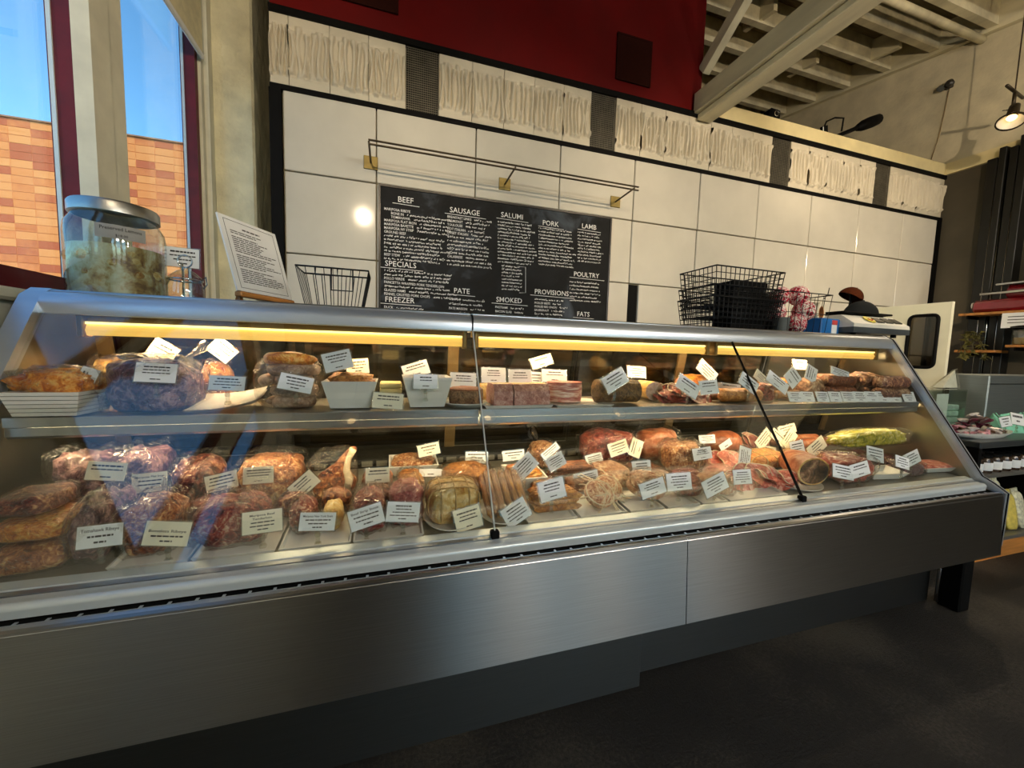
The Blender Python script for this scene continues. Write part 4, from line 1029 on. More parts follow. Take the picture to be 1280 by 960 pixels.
# ---- cards
def card(px, py, wp, hp, roll, y, what, cream=0, lines=None, base='deck', clip=True, n=4, tilt=14):
    SEED[0] += 1; rd = random.Random(SEED[0])
    if px < 1180 and py > 400: y = inside(px - wp / 2, px + wp / 2, py, y)
    a, b = at(px - wp / 2, py, y), at(px + wp / 2, py, y); c = at(px, py, y)
    if abs(roll) > 45: w_ = (at(px, py - wp / 2, y) - at(px, py + wp / 2, y)).length; h_ = (at(px + hp / 2, py, y) - at(px - hp / 2, py, y)).length
    else: w_ = b.x - a.x; h_ = (at(px, py - hp / 2, y) - at(px, py + hp / 2, y)).length
    nm = 'cream' if cream else 'white'
    o = thing('price_card', '%s price card %s' % (nm, what), 'card', c, (0, 0, 0), 'price cards in the case')
    R_ = Matrix.Rotation(math.radians(-tilt), 4, 'X') @ Matrix.Rotation(math.radians(roll), 4, 'Y')
    bd = MB().box(-w_ / 2, w_ / 2, -.0007, .0007, -h_ / 2, h_ / 2, R_).build('card', M_cream if cream else M_paper, o)
    e = .0035
    MB().box(-w_ / 2 - e, w_ / 2 + e, .0009, .0022, -h_ / 2 - e, h_ / 2 + e, R_).build('sleeve', M_clear, o)
    tx = MB(); R3 = R_.to_3x3(); ux, uz, fn = R3 @ Vector((1, 0, 0)), R3 @ Vector((0, 0, 1)), R3 @ Vector((0, -1, 0))
    K_ = len(lines) if lines else 0; tot = max(n, K_ + 1); st = h_ * .8 / tot
    for k in range(tot):
        z = h_ * .36 - st * (k + .35)
        org = ux * 0 + uz * (z - st * .2) + fn * .0010
        if k < K_:
            if lines[k]: put_text(tx, lines[k], org, ux, uz, st * .80, min(w_ * .84, len(lines[k]) * st * .50), .012, 'C')
            continue
        if not lines and k == tot - 2 and rd.random() < .5: continue
        tw_ = w_ * (rd.uniform(.45, .8) if k < tot - 1 else .25); x = -tw_ / 2
        hh = st * (.16 if k else .22)
        while x < tw_ / 2:
            l = min(rd.uniform(.05, .16) * w_, tw_ / 2 - x + .002)
            q = [org + ux * (x + i * l) + uz * (st * .2 + j * hh) for i in (0, 1) for j in (-1, 1)]
            tx.add(q, [(0, 1, 3, 2)]); x += l + .018 * w_
    tag(tx.build('print', M_ink, bd, normals=False), kind='stuff')
    if clip:
        zc_ = -h_ / 2 * math.cos(math.radians(roll)) - abs(math.sin(math.radians(roll))) * w_ * .3
        q = MB(); L_ = .034
        q.rbox(-.005, .005, -.003, .003, zc_ - L_, zc_ + .012, .0015).rbox(-.0075, .0075, -.006, .006, zc_ - L_ - .006, zc_ - L_ + .004, .002).rbox(-.0065, .0065, -.005, .004, zc_ - .016, zc_ - .006, .002)
        q.build('clip', M_clear, o)
    return o
C = card
C(104, 481, 44, 24, -72, 1.30, 'standing on edge against the ribbed dish', clip=False)
C(195, 466, 52, 24, 3, 1.285, 'clipped before the purple meats', n=5)
C(203, 440, 36, 24, 30, 1.50, 'tilted above the purple meats', 1, clip=False)
C(278, 438, 34, 21, 40, 1.50, 'tilted like a diamond by the amber bag', clip=False, n=5)
C(284, 479, 45, 18, 3, 1.30, 'clipped over the empty curved platter')
C(370, 479, 43, 20, 12, 1.285, 'clipped before the stacked pale sausages')
C(422, 451, 36, 24, -15, 1.36, 'tilted over the bowl of crackers', n=5)
C(447, 458, 28, 19, -6, 1.49, 'behind the bowl of crackers', 1, clip=False)
C(485, 501, 38, 19, 5, 1.29, 'low before the pale wrapped blocks', 1)
C(520, 462, 33, 18, -18, 1.47, 'tilted behind the bowl of tarts', clip=False)
C(532, 477, 30, 18, 1, 1.29, 'before the bowl of tarts')
C(579, 476, 32, 20, 2, 1.45, 'behind the round brown pate', n=5, clip=False)
C(617, 469, 30, 19, 1, 1.46, 'with a yellow dot behind the terrine', n=5, clip=False)
C(650, 472, 28, 20, 0, 1.45, 'standing behind the terrine slices', n=5, clip=False)
C(670, 474, 14, 18, 2, 1.49, 'half hidden behind the terrine card', clip=False)
C(693, 470, 31, 16, 2, 1.48, 'standing behind the bacon slab', clip=False)
C(677, 452, 27, 13, -17, 1.56, 'leaning high above the terrine', 1, n=3, clip=False)
C(769, 475, 30, 20, -28, 1.30, 'tilted before the dark herbed loaf')
C(796, 465, 23, 14, 3, 1.56, 'standing behind the mortadella', clip=False)
C(860, 483, 27, 19, 32, 1.29, 'tilted before the cured ham')
C(884, 464, 24, 17, 42, 1.50, 'tilted over the golden loaf', clip=False)
C(886, 484, 23, 17, -5, 1.29, 'clipped upright between the ham and the logs')
C(912, 485, 28, 11, 5, 1.40, 'lying on the yellow sausage logs', n=3, clip=False)
C(936, 479, 22, 17, 35, 1.30, 'tilted beside the short cured piece')
C(972, 478, 26, 15, 35, 1.30, 'tilted before the mottled salamis')
C(953, 474, 20, 13, 40, 1.42, 'tucked behind the tilted salami card', 1, clip=False)
C(991, 472, 20, 17, 55, 1.40, 'turned steeply among the salamis', clip=False)
C(1000, 456, 18, 12, 2, 1.53, 'standing against the orange sausages', 1, n=3, clip=False)
C(1014, 467, 20, 13, -62, 1.42, 'turned on end among the salamis', clip=False)
C(1050, 466, 22, 10, 15, 1.40, 'lying on the brown tied salami', clip=False)
xs_ = [994, 1010, 1028, 1044, 1060, 1075, 1090, 1104, 1119, 1136]
for k, x in enumerate(xs_):
    ordn = 'first second third fourth fifth sixth seventh eighth ninth last'.split()[k]
    C(x, 496, 15 if k else 17, 13, 2, 1.28, '%s in the row of small cards, counted towards the case end' % ordn, clip=True, n=4, tilt=22)
D1, D2, D3 = 1.13, 1.27, 1.44
C(133, 589, 50, 22, 7, D2, 'over the dark purple wrapped meat', 1)
C(187, 603, 44, 23, -3, D2, 'over the flat iron steak bag', 1, ['Mariposa Flat Iron'], n=4)
C(277, 602, 40, 20, -12, D2, 'tilted before the dark red wrapped meat', 1)
C(323, 594, 38, 20, -1, D2, 'upright before the big marbled roast', 1, n=5)
C(125, 670, 58, 26, -2, 1.09, 'reading tomahawk ribeye', 0, ['Tomahawk Ribeye'], n=3)
C(209, 667, 58, 28, 8, 1.09, 'reading boneless ribeye', 1, ['', 'Boneless Ribeye'], n=4)
C(328, 652, 50, 26, -3, 1.085, 'reading beef tenderloin', 1, ['Mariposa Beef', 'Tenderloin'], n=5)
C(380, 606, 36, 20, -42, D2, 'steeply tilted before the tall rib chop', 1, n=5)
C(397, 652, 45, 21, 5, 1.085, 'reading new york steak', 0, ['Mariposa New York Steak'], n=4)
C(472, 594, 30, 18, 0, D2, 'small and upright before the dark sausages', 1)
C(458, 646, 43, 24, -14, 1.085, 'tilted before the wrapped red steak', 0, ['Beef Strip Steak'], n=4)
C(504, 640, 41, 23, 7, 1.085, 'before the marbled pink steak', n=5)
C(585, 648, 33, 26, -12, 1.085, 'resting on the string-tied roast', 1, n=5)
C(536, 562, 27, 14, -10, 1.45, 'over the dish of wrapped nuts', 1, n=3, clip=False)
C(538, 591, 28, 9, 3, 1.36, 'low behind the yellow roast', n=2, clip=False)
C(596, 572, 28, 14, 3, 1.47, 'standing behind the tan crusty pack', n=3, clip=False)
C(642, 569, 27, 12, -3, 1.47, 'standing behind the orange dish', n=3, clip=False)
C(656, 583, 30, 20, -40, 1.265, 'steeply tilted over the orange dish', n=5)
C(688, 564, 24, 9, -35, 1.45, 'slanting beside the small nut bag', n=3, clip=False)
C(695, 577, 22, 16, -25, D2, 'tilted over the short brown sausages', n=5)
C(743, 575, 21, 15, -10, 1.44, 'standing behind the lacy patties', n=5, clip=False)
C(690, 612, 32, 23, -10, 1.085, 'above the golden sausages', n=5)
C(645, 641, 32, 24, -28, 1.085, 'tilted at the front of the smoked sausages', n=5)
C(733, 598, 30, 15, -8, 1.26, 'above the lacy patties', n=5)
C(773, 560, 24, 16, -14, 1.43, 'before the purple red cured chunks', 1, n=4, clip=False)
C(795, 560, 22, 14, -66, 1.43, 'turned on end beside the smoked hock', 1, n=4, clip=False)
C(802, 584, 23, 15, -1, 1.27, 'upright behind the large coarse coil')
C(816, 610, 31, 18, -12, 1.085, 'tilted before the large coarse coil', n=5)
C(849, 602, 30, 20, 0, 1.085, 'upright over the dark red coil', n=5)
C(894, 606, 30, 20, -18, 1.085, 'tilted before the pale pork pack', n=5)
C(884, 549, 20, 10, 0, 1.45, 'standing before the smooth rosy ham', n=4, clip=False)
C(878, 567, 23, 14, -5, 1.28, 'over the bag with yellow bits', n=5)
C(907, 556, 16, 8, -25, 1.45, 'small and slanting below the rosy ham', n=2, clip=False)
C(931, 571, 24, 14, -72, 1.275, 'turned on end by the glazed roast', n=5)
C(928, 596, 22, 17, 1, 1.085, 'upright on the folded ham slices', n=5)
C(955, 549, 22, 14, -38, 1.445, 'topmost of the fan of cards by the glazed roast', 1, n=4, clip=False)
C(958, 563, 24, 11, 10, 1.45, 'lowest of the fan of cards by the glazed roast', 1, n=3, clip=False)
C(973, 547, 18, 13, 40, 1.44, 'leaning across the fan of cards', 1, n=3, clip=False)
C(984, 537, 22, 11, -10, 1.455, 'leaning on the roasted logs', 1, n=3, clip=False)
C(987, 549, 20, 14, -42, 1.435, 'steeply tilted under the roasted logs', 1, n=4, clip=False)
C(997, 561, 17, 19, -6, 1.285, 'upright above the cut ham', n=5)
C(1021, 559, 24, 15, -28, 1.29, 'tilted over the rosy sausage pack', 1, n=4)
C(1054, 590, 25, 16, 12, 1.07, 'tilted before the bag of pale pink pieces', n=4)
C(1075, 587, 23, 16, -8, 1.07, 'beside the empty flared dish', n=4)
C(1094, 568, 20, 17, 12, 1.12, 'standing in the empty flared dish', n=4)
C(1128, 578, 16, 14, 15, 1.075, 'leaning on the small grey pack', n=4)
C(1140, 573, 20, 15, -14, 1.10, 'tilted before the orange fish slices', n=4)

# ================================================================= ON THE BACK WALL
cbd = thing('chalkboard', 'large black chalkboard menu with white chalk lettering', 'chalkboard', (.73, YB - .03, 1.25))
M_slate = None
m, t, p = newmat('dusty_slate'); M_slate = m
v = coords(t, rnd=False); n = nz(t, v, 3.2, 6, 1.0); r = ramp(t, n.outputs[0], [(.38, (10, 11, 12)), (.55, (25, 27, 30)), (.72, (74, 82, 92))])
t.links.new(r.outputs[0], p.inputs['Base Color']); p.inputs['Roughness'].default_value = .65; p.inputs['Specular IOR Level'].default_value = .2
BX0, BX1, BZ0, BZ1 = -.056, 1.525, 1.25, 2.105
MB().rbox(BX0, BX1, YB - .045, YB - .026, BZ0, BZ1, .002).build('slate', M_slate, cbd, world=True)
f = MB().box(BX0 - .012, BX1 + .012, YB - .05, YB - .026, BZ1, BZ1 + .012).box(BX0 - .012, BX0, YB - .05, YB - .026, BZ0, BZ1).box(BX1, BX1 + .012, YB - .05, YB - .026, BZ0, BZ1)
f.build('frame', M('black_lacquer', (24, 22, 20), .3), cbd, world=True)
M_chalk = M('white_chalk', (244, 246, 244), .9, 0, .12, 80)
UX, UZ = Vector((1, 0, 0)), Vector((0, 0, 1)); YC = YB - .0462
ch = MB(); rdc = random.Random(11)
def scrib(x, z, w, h):
    """illegible chalk writing: short strokes"""
    e = x + w
    while x < e:
        l = rdc.uniform(.5, .9) * h
        for k in range(2):
            a = Vector((x + rdc.uniform(0, l * .5), YC, z + rdc.uniform(0, h))); b = Vector((x + rdc.uniform(.3, 1) * l, YC, z + rdc.uniform(0, h)))
            d = b - a
            if d.length < h * .3: d = Vector((h * .4, 0, h * .5)); b = a + d
            nn = Vector((-d.z, 0, d.x)).normalized() * .0017
            ch.add([a - nn, b - nn, b + nn, a + nn], [(0, 1, 2, 3)])
        x += l * .92 + (h * .7 if rdc.random() < .16 else 0)
def column(head, hx, hy, lx, ly, step, lines, sz=.021, wd=.35):
    if head:
        p0 = at(hx, hy, YC); put_text(ch, head, p0, UX, UZ, .047, None, .002)
        w_ = text_verts(head, 1, .006)[2] * .05
        ch.add([p0 + Vector((-.03, 0, -.012)), p0 + Vector((w_ + .03, 0, -.016)), p0 + Vector((w_ + .03, 0, -.013)), p0 + Vector((-.03, 0, -.009))], [(0, 1, 2, 3)])
    for k, ln in enumerate(lines):
        p0 = at(lx, ly + k * step, YC); tilt = rdc.uniform(-.012, .006); ux = Vector((1, 0, tilt)).normalized(); x = 0
        txt, _, tail = ln.partition('~'); txt = txt.rstrip()
        ind = len(txt) - len(txt.lstrip()); x = ind * .01; txt = txt.strip()
        if txt:
            w_ = text_verts(txt, 1, .004)[2] * sz * .92
            put_text(ch, txt, p0 + ux * x, ux, UZ, sz * 1.05, w_, .004); x += w_ + .02
        if '~' in ln: scrib(p0.x + x, p0.z + x * tilt, max(.06, wd * rdc.uniform(.85, 1.08) - x), sz * .55)
column('BEEF', 497, 252, 480, 262, 4.75, ['MARIPOSA RIBEYE', '    BONE IN ~', '    TOMAHAWK ~', 'MARIPOSA FLAT IRON ~', 'MARIPOSA BAVETTE ~', 'MARIPOSA NY STRIP ~', 'GROUND BEEF', '~', '~', '~', '~', '~', 'BEEF STEW ~', '~'], wd=.40)
column('SPECIALS', 481, 332, 480, 339, 4.9, ['~ PORK CHOPS', '~', 'POLLO VERDE ~', 'PANCETTA WRAPPED PORK TENDERLOIN', '~', 'GLAZED HAMS ~', 'FENNEL CRUSTED PORK CHOPS ~'], wd=.44)
column('FREEZER', 481, 377, 480, 385, 4.8, ['DUCK ~', '~'], wd=.27)
column('SAUSAGE', 562, 265, 559, 272, 4.95, ['BREAKFAST LINKS ~', 'BREAKFAST ~', 'TOULOUSE ~', 'HOT ITALIAN ~', 'SWEET ITALIAN ~', '~', '~', '~', '~', '~', 'CALABRESE ~', '~', '~'], wd=.27)
column('PATE', 567, 366, 561, 375, 5.7, ['~', '~', 'PATE MAISON ~', '~'], wd=.24)
column('SALUMI', 626, 271, 622, 278, 4.15, ['~'] * 13, sz=.018, wd=.26)
column('', 0, 0, 627, 333, 4.15, ['~'] * 8, sz=.018, wd=.14)
column('SMOKED', 620, 377, 619, 385, 5.2, ['PASTRAMI ~', 'BACON SLAB ~', 'SMOKED HAM ~'], wd=.21)
column('PORK', 678, 281, 673, 286, 4.1, ['~'] * 12, sz=.018, wd=.26)
column('PROVISIONS', 668, 367, 668, 375, 4.5, ['~', 'PICKLED BEETS ~', 'PICKLED RED ONION ~', 'SAUERKRAUT ~', '~', '~'], sz=.019, wd=.21)
column('LAMB', 727, 285, 722, 291, 4.0, ['~'] * 10, sz=.018, wd=.20)
column('POULTRY', 717, 345, 712, 353, 4.6, ['~'] * 6, sz=.018, wd=.25)
column('FATS', 721, 395, 714, 402, 5, ['~'], wd=.2)
pb = [at(*q, YC) for q in ((648, 333), (657, 334), (657, 366), (649, 366))]
ch.tube(pb, .0014, 4)
ch.build('chalk_lettering', M_chalk, cbd, world=True, normals=False)
# rail with brackets above the chalkboard
rl = thing('menu_rail', 'slim dark metal double rail on three brackets above the chalkboard', 'rail', (.73, YB - .026, 2.2))
RY, RZ = 2.375, 2.245
for dz_ in (-.011, .011): MB().rbox(-.115, 1.60, RY - .006, RY + .006, RZ + dz_ - .004, RZ + dz_ + .004, .002).build('rail_bar', M_lampmetal, rl, world=True)
for x in (-.112, .727, 1.567):
    bp = MB().rbox(x - .04, x + .04, YB - .034, YB - .0265, 2.198, 2.275, .002).build('bracket_plate', M('olive_brass', (128, 112, 62), .4, .6, .08, 20), rl, world=True)
    q = MB().tube([(x, YB - .034, 2.236), (x, RY, RZ)], .006, 8).build('bracket_arm', M_lampmetal, bp); q.data.transform(Matrix.Translation(-rl.location))

# ================================================================= ON THE CASE TOP
ZT = 1.2642
M_jarglass = FILM('jar_glass', .10, .04, (236, 244, 242), .15, 12)
# big jar of preserved lemons
c0 = at(150, 372, 1.6); c0.z = ZT
j = thing('glass_jar', 'large glass jar of preserved lemons with a metal lid', 'jar', c0)
R_ = .118
MB().lathe([(0, 0), (R_ * .92, 0), (R_, .012), (R_, .19), (R_ * .97, .215), (R_ * .86, .238), (R_ * .84, .25)], 36).build('jar_body', M_jarglass, j, 50)
ld = MB().lathe([(R_ * .82, .245), (R_ * .90, .247), (R_ * .90, .275), (R_ * .86, .282), (R_ * .5, .288), (0, .289)], 36).build('lid', M('brushed_lid', (176, 178, 176), .36, 1, .06, 10), j, 40)
MB().lathe([(0, .289), (.02, .289), (.022, .297), (.016, .300), (0, .300)], 14).build('lid_knob', M_chrome, ld, 40)
rd = random.Random(8)
br_ = MB().lathe([(0, .004), (R_ * .95, .004), (R_ * .95, .15), (0, .155)], 30).build('brine', MEAT('cloudy_brine', [(.3, (120, 84, 50)), (.42, (176, 146, 92)), (.55, (206, 198, 160)), (.75, (222, 222, 196))], 16, .8, .4, .2), j, 50)
lem = MEAT('preserved_lemon', [(.32, (150, 96, 40)), (.48, (206, 172, 104)), (.66, (232, 218, 170))], 30, .8, .3)
for k in range(30):
    a, rr, zz = rd.uniform(0, 6.3), R_ * math.sqrt(rd.uniform(.55, .68)), rd.uniform(.02, .13)
    T = Matrix.Translation((rr * math.cos(a), rr * math.sin(a), zz)) @ Matrix.Rotation(rd.uniform(0, 6), 4, 'X') @ Matrix.Rotation(rd.uniform(0, 6), 4, 'Y')
    MB().lathe([(0, -.028), (.014, -.022), (.021, -.008), (.021, .006), (.012, .02), (0, .026)], 12, T).build('lemon_piece', lem, br_, True)
def curved_label(o, R_, a0, a1, z0, z1, lines, name='label'):
    l = MB().grid(lambda u, v_: (R_ * math.cos(a0 + (a1 - a0) * u), R_ * math.sin(a0 + (a1 - a0) * u), z0 + (z1 - z0) * v_), 12, 3).build(name, M('grey_paper_label', (150, 150, 146), .6), o, True)
    tx = MB()
    for k, (s_, hz, sz) in enumerate(lines):
        v_, f_, w_ = text_verts(s_, 1, .01); out = []
        span = (a1 - a0) * R_ * .82; sc = min(span / w_, sz)
        for q in v_:
            aa = (a0 + a1) / 2 + (q[0] * sc - w_ * sc / 2) / R_; out.append(((R_ + .0008) * math.cos(aa), (R_ + .0008) * math.sin(aa), z0 + (z1 - z0) * hz + q[1] * sz))
        tx.add(out, f_)
    tx.build('print', M_ink, l, normals=False)
curved_label(j, R_ + .001, math.radians(-85), math.radians(-30), .165, .205, [('Preserved Lemons', .60, .014), ('$18.00', .15, .010)])
# small clip-top jar
c0 = at(233, 374, 1.6); c0.z = ZT
j = thing('clip_top_jar', 'small empty clip-top glass jar beside the lemon jar', 'jar', c0); R_ = .05
MB().lathe([(0, .003), (R_ * .95, 0), (R_, .008), (R_, .05), (R_ * .86, .066), (R_ * .86, .07)], 26).build('jar_body', M_jarglass, j, 50)
MB().lathe([(R_ * .9, .072), (R_ * .92, .078), (R_ * .5, .098), (.014, .104), (.014, .112), (0, .113)], 26).build('lid', M_jarglass, j, 50)
MB().tube([(R_ * .92 * math.cos(a), R_ * .92 * math.sin(a), .07) for a in [k * PI / 12 for k in range(24)]], .003, 6, True).build('seal_ring', M_chrome, j, True)
MB().tube([(.02 * math.cos(a), 0, .132 + .02 * math.sin(a)) for a in [k * PI / 10 for k in range(20)]], .0025, 6, True).build('lid_ring', M_chrome, j, True)
MB().tube([(R_ * .9, 0, .07), (R_ * 1.15, 0, .085), (R_ * 1.2, 0, .06), (R_, 0, .045)], .0025, 6).build('clasp', M_chrome, j, True)
o = card(228, 322, 42, 24, 2, 1.70, 'standing on the case top behind the clip-top jar', 0, None, clip=False, n=4, tilt=0)
del o['group']; o['label'] = 'white card standing behind the small clip-top jar'
MB().box(-.003, .003, -.003, .003, ZT - o.location.z, -.02).build('stand_rod', M_chrome, o)
# easel with framed sign
th_, ln_ = 1.09, .277; W_, H_ = .252, .268
P0 = at(296, 363, 1.5556); ux = Vector((math.cos(th_), math.sin(th_), 0)); bk3 = Vector((-math.sin(th_), math.cos(th_), 0)); mid = P0 + ux * W_ / 2
ez = thing('table_easel', 'small wooden table easel on the case top', 'easel', (mid.x, mid.y, ZT), (0, 0, th_))
zl_ = mid.z - ZT
for x0, x1, y0, y1 in ((-.10, -.05, .0, .06), (.10, .05, .0, .06), (0, 0, .12, .062)):
    MB().hull([(x + dx, y + dy_ + .012, z) for (x, y, z) in ((x0, y0, .0), (x1, y1, .19)) for dx in (-.006, .006) for dy_ in (-.005, .005)]).build('leg', M_wood, ez)
MB().rbox(-.125, .125, -.016, .012, zl_ - .019, zl_ - .002, .003).build('ledge', M_wood, ez)
# sign leaning on the easel
sg = thing('printed_sign', 'white bordered printed sign leaning on the wooden easel', 'sign', mid)
uz = bk3 * math.sin(ln_) + Vector((0, 0, math.cos(ln_))); un = ux.cross(uz)
TS = Matrix((ux, un, uz)).transposed().to_4x4()
bdy = MB().box(-W_ / 2, W_ / 2, -.002, .004, 0, H_, TS).build('sign_sheet', M_paper, sg)
q = MB()
for (a, b, c_, d_) in ((-.43, .43, .045, .05), (-.43, .43, .95, .955), (-.43, -.425, .045, .955), (.425, .43, .045, .955)):
    q.box(a * W_, b * W_, .0042, .0048, c_ * H_, d_ * H_, TS)
rd = random.Random(4)
zz = .86
hd = True
while zz > .12:
    L_ = .30 if hd else rd.uniform(.35, .76); x = -L_ / 2 if hd else -.36; e = x + L_
    while x < e:
        l = rd.uniform(.04, .12); q.box(x * W_, min(x + l, e) * W_, .0042, .0048, zz * H_, (zz + (.018 if hd else .011)) * H_, TS); x += l + .015
    zz -= .05 if hd else (.028 if rd.random() < .8 else .05); hd = False
tag(q.build('print', M('grey_ink', (70, 70, 72), .7), bdy), kind='stuff')

def wire_basket(o, w, d, h, fl, nx, ny, nzr, r=.0016, rr=.0032, name='wire_body'):
    b = MB()
    def P(u, v_, z):   # perimeter at height fraction z
        s = fl + (1 - fl) * z; return (u * w / 2 * s, v_ * d / 2 * s, z * h + r)
    for k in range(nzr + 1):
        z = k / nzr; b.tube([P(-1, -1, z), P(1, -1, z), P(1, 1, z), P(-1, 1, z)], rr if k == nzr else r, 5, True)
    for i in range(nx + 1):
        u = -1 + 2 * i / nx; b.tube([P(u, -1, 1), P(u, -1, 0), P(u, 1, 0), P(u, 1, 1)], r, 4)
    for i in range(1, ny):
        v_ = -1 + 2 * i / ny; b.tube([P(-1, v_, 1), P(-1, v_, 0), P(1, v_, 0), P(1, v_, 1)], r, 4)
    b.build(name, M_wire, o, True)
bk_ = thing('wire_basket', 'small black wire basket beside the printed sign', 'basket', (at(420, 385, 1.6).x, 1.6, ZT))
wire_basket(bk_, .235, .15, .135, .78, 8, 5, 1)
for x in (-.02, .03):
    MB().tube([(x - .035, -.077, .135), (x - .035, -.08, .09 - x), (x + .035, -.08, .09 - x), (x + .035, -.077, .135)], .0028, 6).build('handle', M_wire, bk_, True)
# stack of wire trays
a, b = at(868, 410, 1.6), at(952, 410, 1.6)
for k in range(3):
    s = thing('wire_tray', '%s black wire basket in the nested stack beside the twine' % ('lowest', 'middle', 'topmost')[k], 'basket', ((a.x + b.x) / 2, 1.61, ZT + .0005 + k * .055), (0, 0, 0), 'nested black wire baskets')
    wire_basket(s, (b.x - a.x) * (1 - .01 * k), .24, .145 + .03 * (k == 2), .9, 15, 9, 6, .0021, .0036)
o = thing('black_box', 'tall black box standing inside the nested wire baskets', 'box', (a.x + .27, 1.61, ZT + .004)); MB().rbox(-.10, .12, -.06, .06, 0, .225, .004).build('box_body', M_black, o)
MB().rbox(-.102, .122, -.062, .062, .215, .238, .003).build('box_lid', M_black, o)
o = thing('black_box', 'black box behind the twine heap', 'box', (at(950, 400, 1.74).x, 1.755, ZT)); MB().rbox(-.11, .11, -.035, .035, 0, .20, .004).build('box_body', M_black, o); MB().rbox(-.112, .112, -.037, .037, .19, .212, .003).build('box_lid', M_black, o)
# twine in a wire basket
M_twr, M_tww = M('red_twine', (190, 50, 72), .8, 0, .15, 60), M('white_twine', (232, 222, 214), .8, 0, .06, 60)
a, b = at(955, 412, 1.6), at(1007, 415, 1.6); cx = (a.x + b.x) / 2
tb = thing('wire_basket', 'black wire basket of red and white twine', 'basket', (cx + .02, 1.6, ZT)); wire_basket(tb, .30, .22, .20, .88, 6, 5, 2, .0015, .003)
MB().tube([(.12, -.09, .185), (.15, -.085, .21), (.165, -.08, .245)], .0022, 5).build('loose_wire', M_wire, tb, True)
def twine_ball(loc, R_, seed, lab):
    o = thing('twine_ball', lab, 'twine', loc, (0, 0, 0), 'red and white twine balls'); rd = random.Random(seed)
    MB().lathe([(R_ * .9 * math.cos(f_), R_ + R_ * .9 * math.sin(f_)) for f_ in [-PI / 2 + PI * k / 8 for k in range(9)]], 14).build('core', M_twr, o, True)
    for nm, mt_ in (('red_strands', M_twr), ('white_strands', M_tww)):
        q = MB()
        for k in range(26):
            ax = Vector((rd.gauss(0, 1), rd.gauss(0, 1), rd.gauss(0, 1))).normalized(); u = ax.orthogonal().normalized(); w = ax.cross(u); off = rd.uniform(-.6, .6) * R_; rr = math.sqrt(R_ * R_ - off * off)
            q.tube([Vector((0, 0, R_)) + ax * off + (u * math.cos(t_) + w * math.sin(t_)) * rr for t_ in [i * PI / 9 for i in range(18)]], .0026, 4, True)
        q.build(nm, mt_, o, True)
lab = ['red and white twine ball on top of the heap', 'red and white twine ball in the middle of the heap', 'red and white twine ball at the bottom of the heap', 'red and white twine ball tucked behind the wire corner', 'red and white twine ball under the tucked one', 'red and white twine ball beside the blue tape box']
for k, (dx, dyy, dz_, R_) in enumerate(((.045, -.02, .152, .05), (.075, -.035, .07, .052), (.03, -.03, .002, .05), (-.055, .0, .15, .046), (-.03, .035, .07, .045), (.115, .04, .0, .042))):
    twine_ball((cx + dx, 1.6 + dyy, ZT + dz_), R_, k, lab[k])
o = thing('grey_tub', 'small dark grey tub in front of the twine heap', 'tub', (a.x + .045, 1.545, ZT)); MB().lathe([(0, .002), (.034, 0), (.04, .075), (.037, .075), (.031, .006), (0, .006)], 20).build('tub_body', M('grey_plastic', (84, 88, 86), .5), o, 40)
# blue tape box, tape rolls
a, b = at(1005, 417, 1.6), at(1034, 418, 1.6)
o = thing('tape_box', 'bright blue tape box with a red and white label', 'box', ((a.x + b.x) / 2, 1.58, ZT), (0, 0, .15))
w_ = b.x - a.x
MB().rbox(-w_ / 2, w_ / 2, -.05, .05, 0, .088, .004).build('box_body', M('blue_card', (28, 112, 190), .4), o)
MB().rbox(w_ * .05, w_ * .34, -.0515, -.0495, .01, .08, .0005).build('label', M_paper, o); MB().rbox(w_ * .05, w_ * .34, -.0525, -.0505, .055, .08, .0004).build('label_flash', M('red_print', (196, 60, 56), .5), o)
for k, (dx, rr) in enumerate(((-.02, .06), (.055, .058))):
    tp = thing('tape_roll', ('cream tape roll standing in the blue box', 'black cored tape roll behind the blue box')[k], 'tape', ((a.x + b.x) / 2 + dx, 1.59 + .07 * k, ZT + .03 * (1 - k) + .002 * k))
    T = Matrix.Translation((0, 0, rr + .03)) @ Matrix.Rotation(PI / 2, 4, 'X') @ Matrix.Rotation(.3, 4, 'Y')
    MB().lathe([(rr * .6, -.02), (rr, -.02), (rr, .02), (rr * .6, .02), (rr * .6, -.02)], 28, T).build('tape', M('cream_tape', (220, 212, 190), .5), tp, 40)
    MB().lathe([(rr * .52, -.021), (rr * .6, -.021), (rr * .6, .021), (rr * .52, .021), (rr * .52, -.021)], 28, T).build('core', M_black if k else M_wood, tp, 40)
# scale
a, b = at(1036, 418, 1.58), at(1110, 418, 1.58); w_ = (b.x - a.x) * .93
sc_ = thing('counter_scale', 'low white counter scale with dark base and yellow sticker', 'scale', ((a.x + b.x) / 2, 1.60, ZT)); sc_.scale = (1, 1, 1.35)
M_swhite = M('scale_white', (216, 214, 204), .4, 0, .03, 20)
for sx in (-1, 1):
    for sy in (-1, 1): MB().lathe([(0, 0), (.014, 0), (.012, .012), (0, .012)], 12, Matrix.Translation((sx * w_ * .36, sy * .09, 0))).build('foot', M_black, sc_, 40)
MB().hull([(x * w_ / 2, y * .13, z) for x, y, z in ((-1, -1, .012), (1, -1, .012), (-1, 1, .012), (1, 1, .012), (-1, -1, .034), (1, -1, .034), (-1, 1, .034), (1, 1, .034))]).build('base', M('scale_grey', (60, 66, 70), .4), sc_)
MB().hull([(x * w_ / 2 * s, y, z) for s, y, z in ((1, -.13, .034), (.99, -.128, .048), (.92, -.05, .086), (.92, .12, .086), (1, .13, .034)) for x in (-1, 1)]).build('console', M_swhite, sc_)
fs = Matrix.Translation((0, -.091, .0675)) @ Matrix.Rotation(math.atan2(.038, .078), 4, 'X')
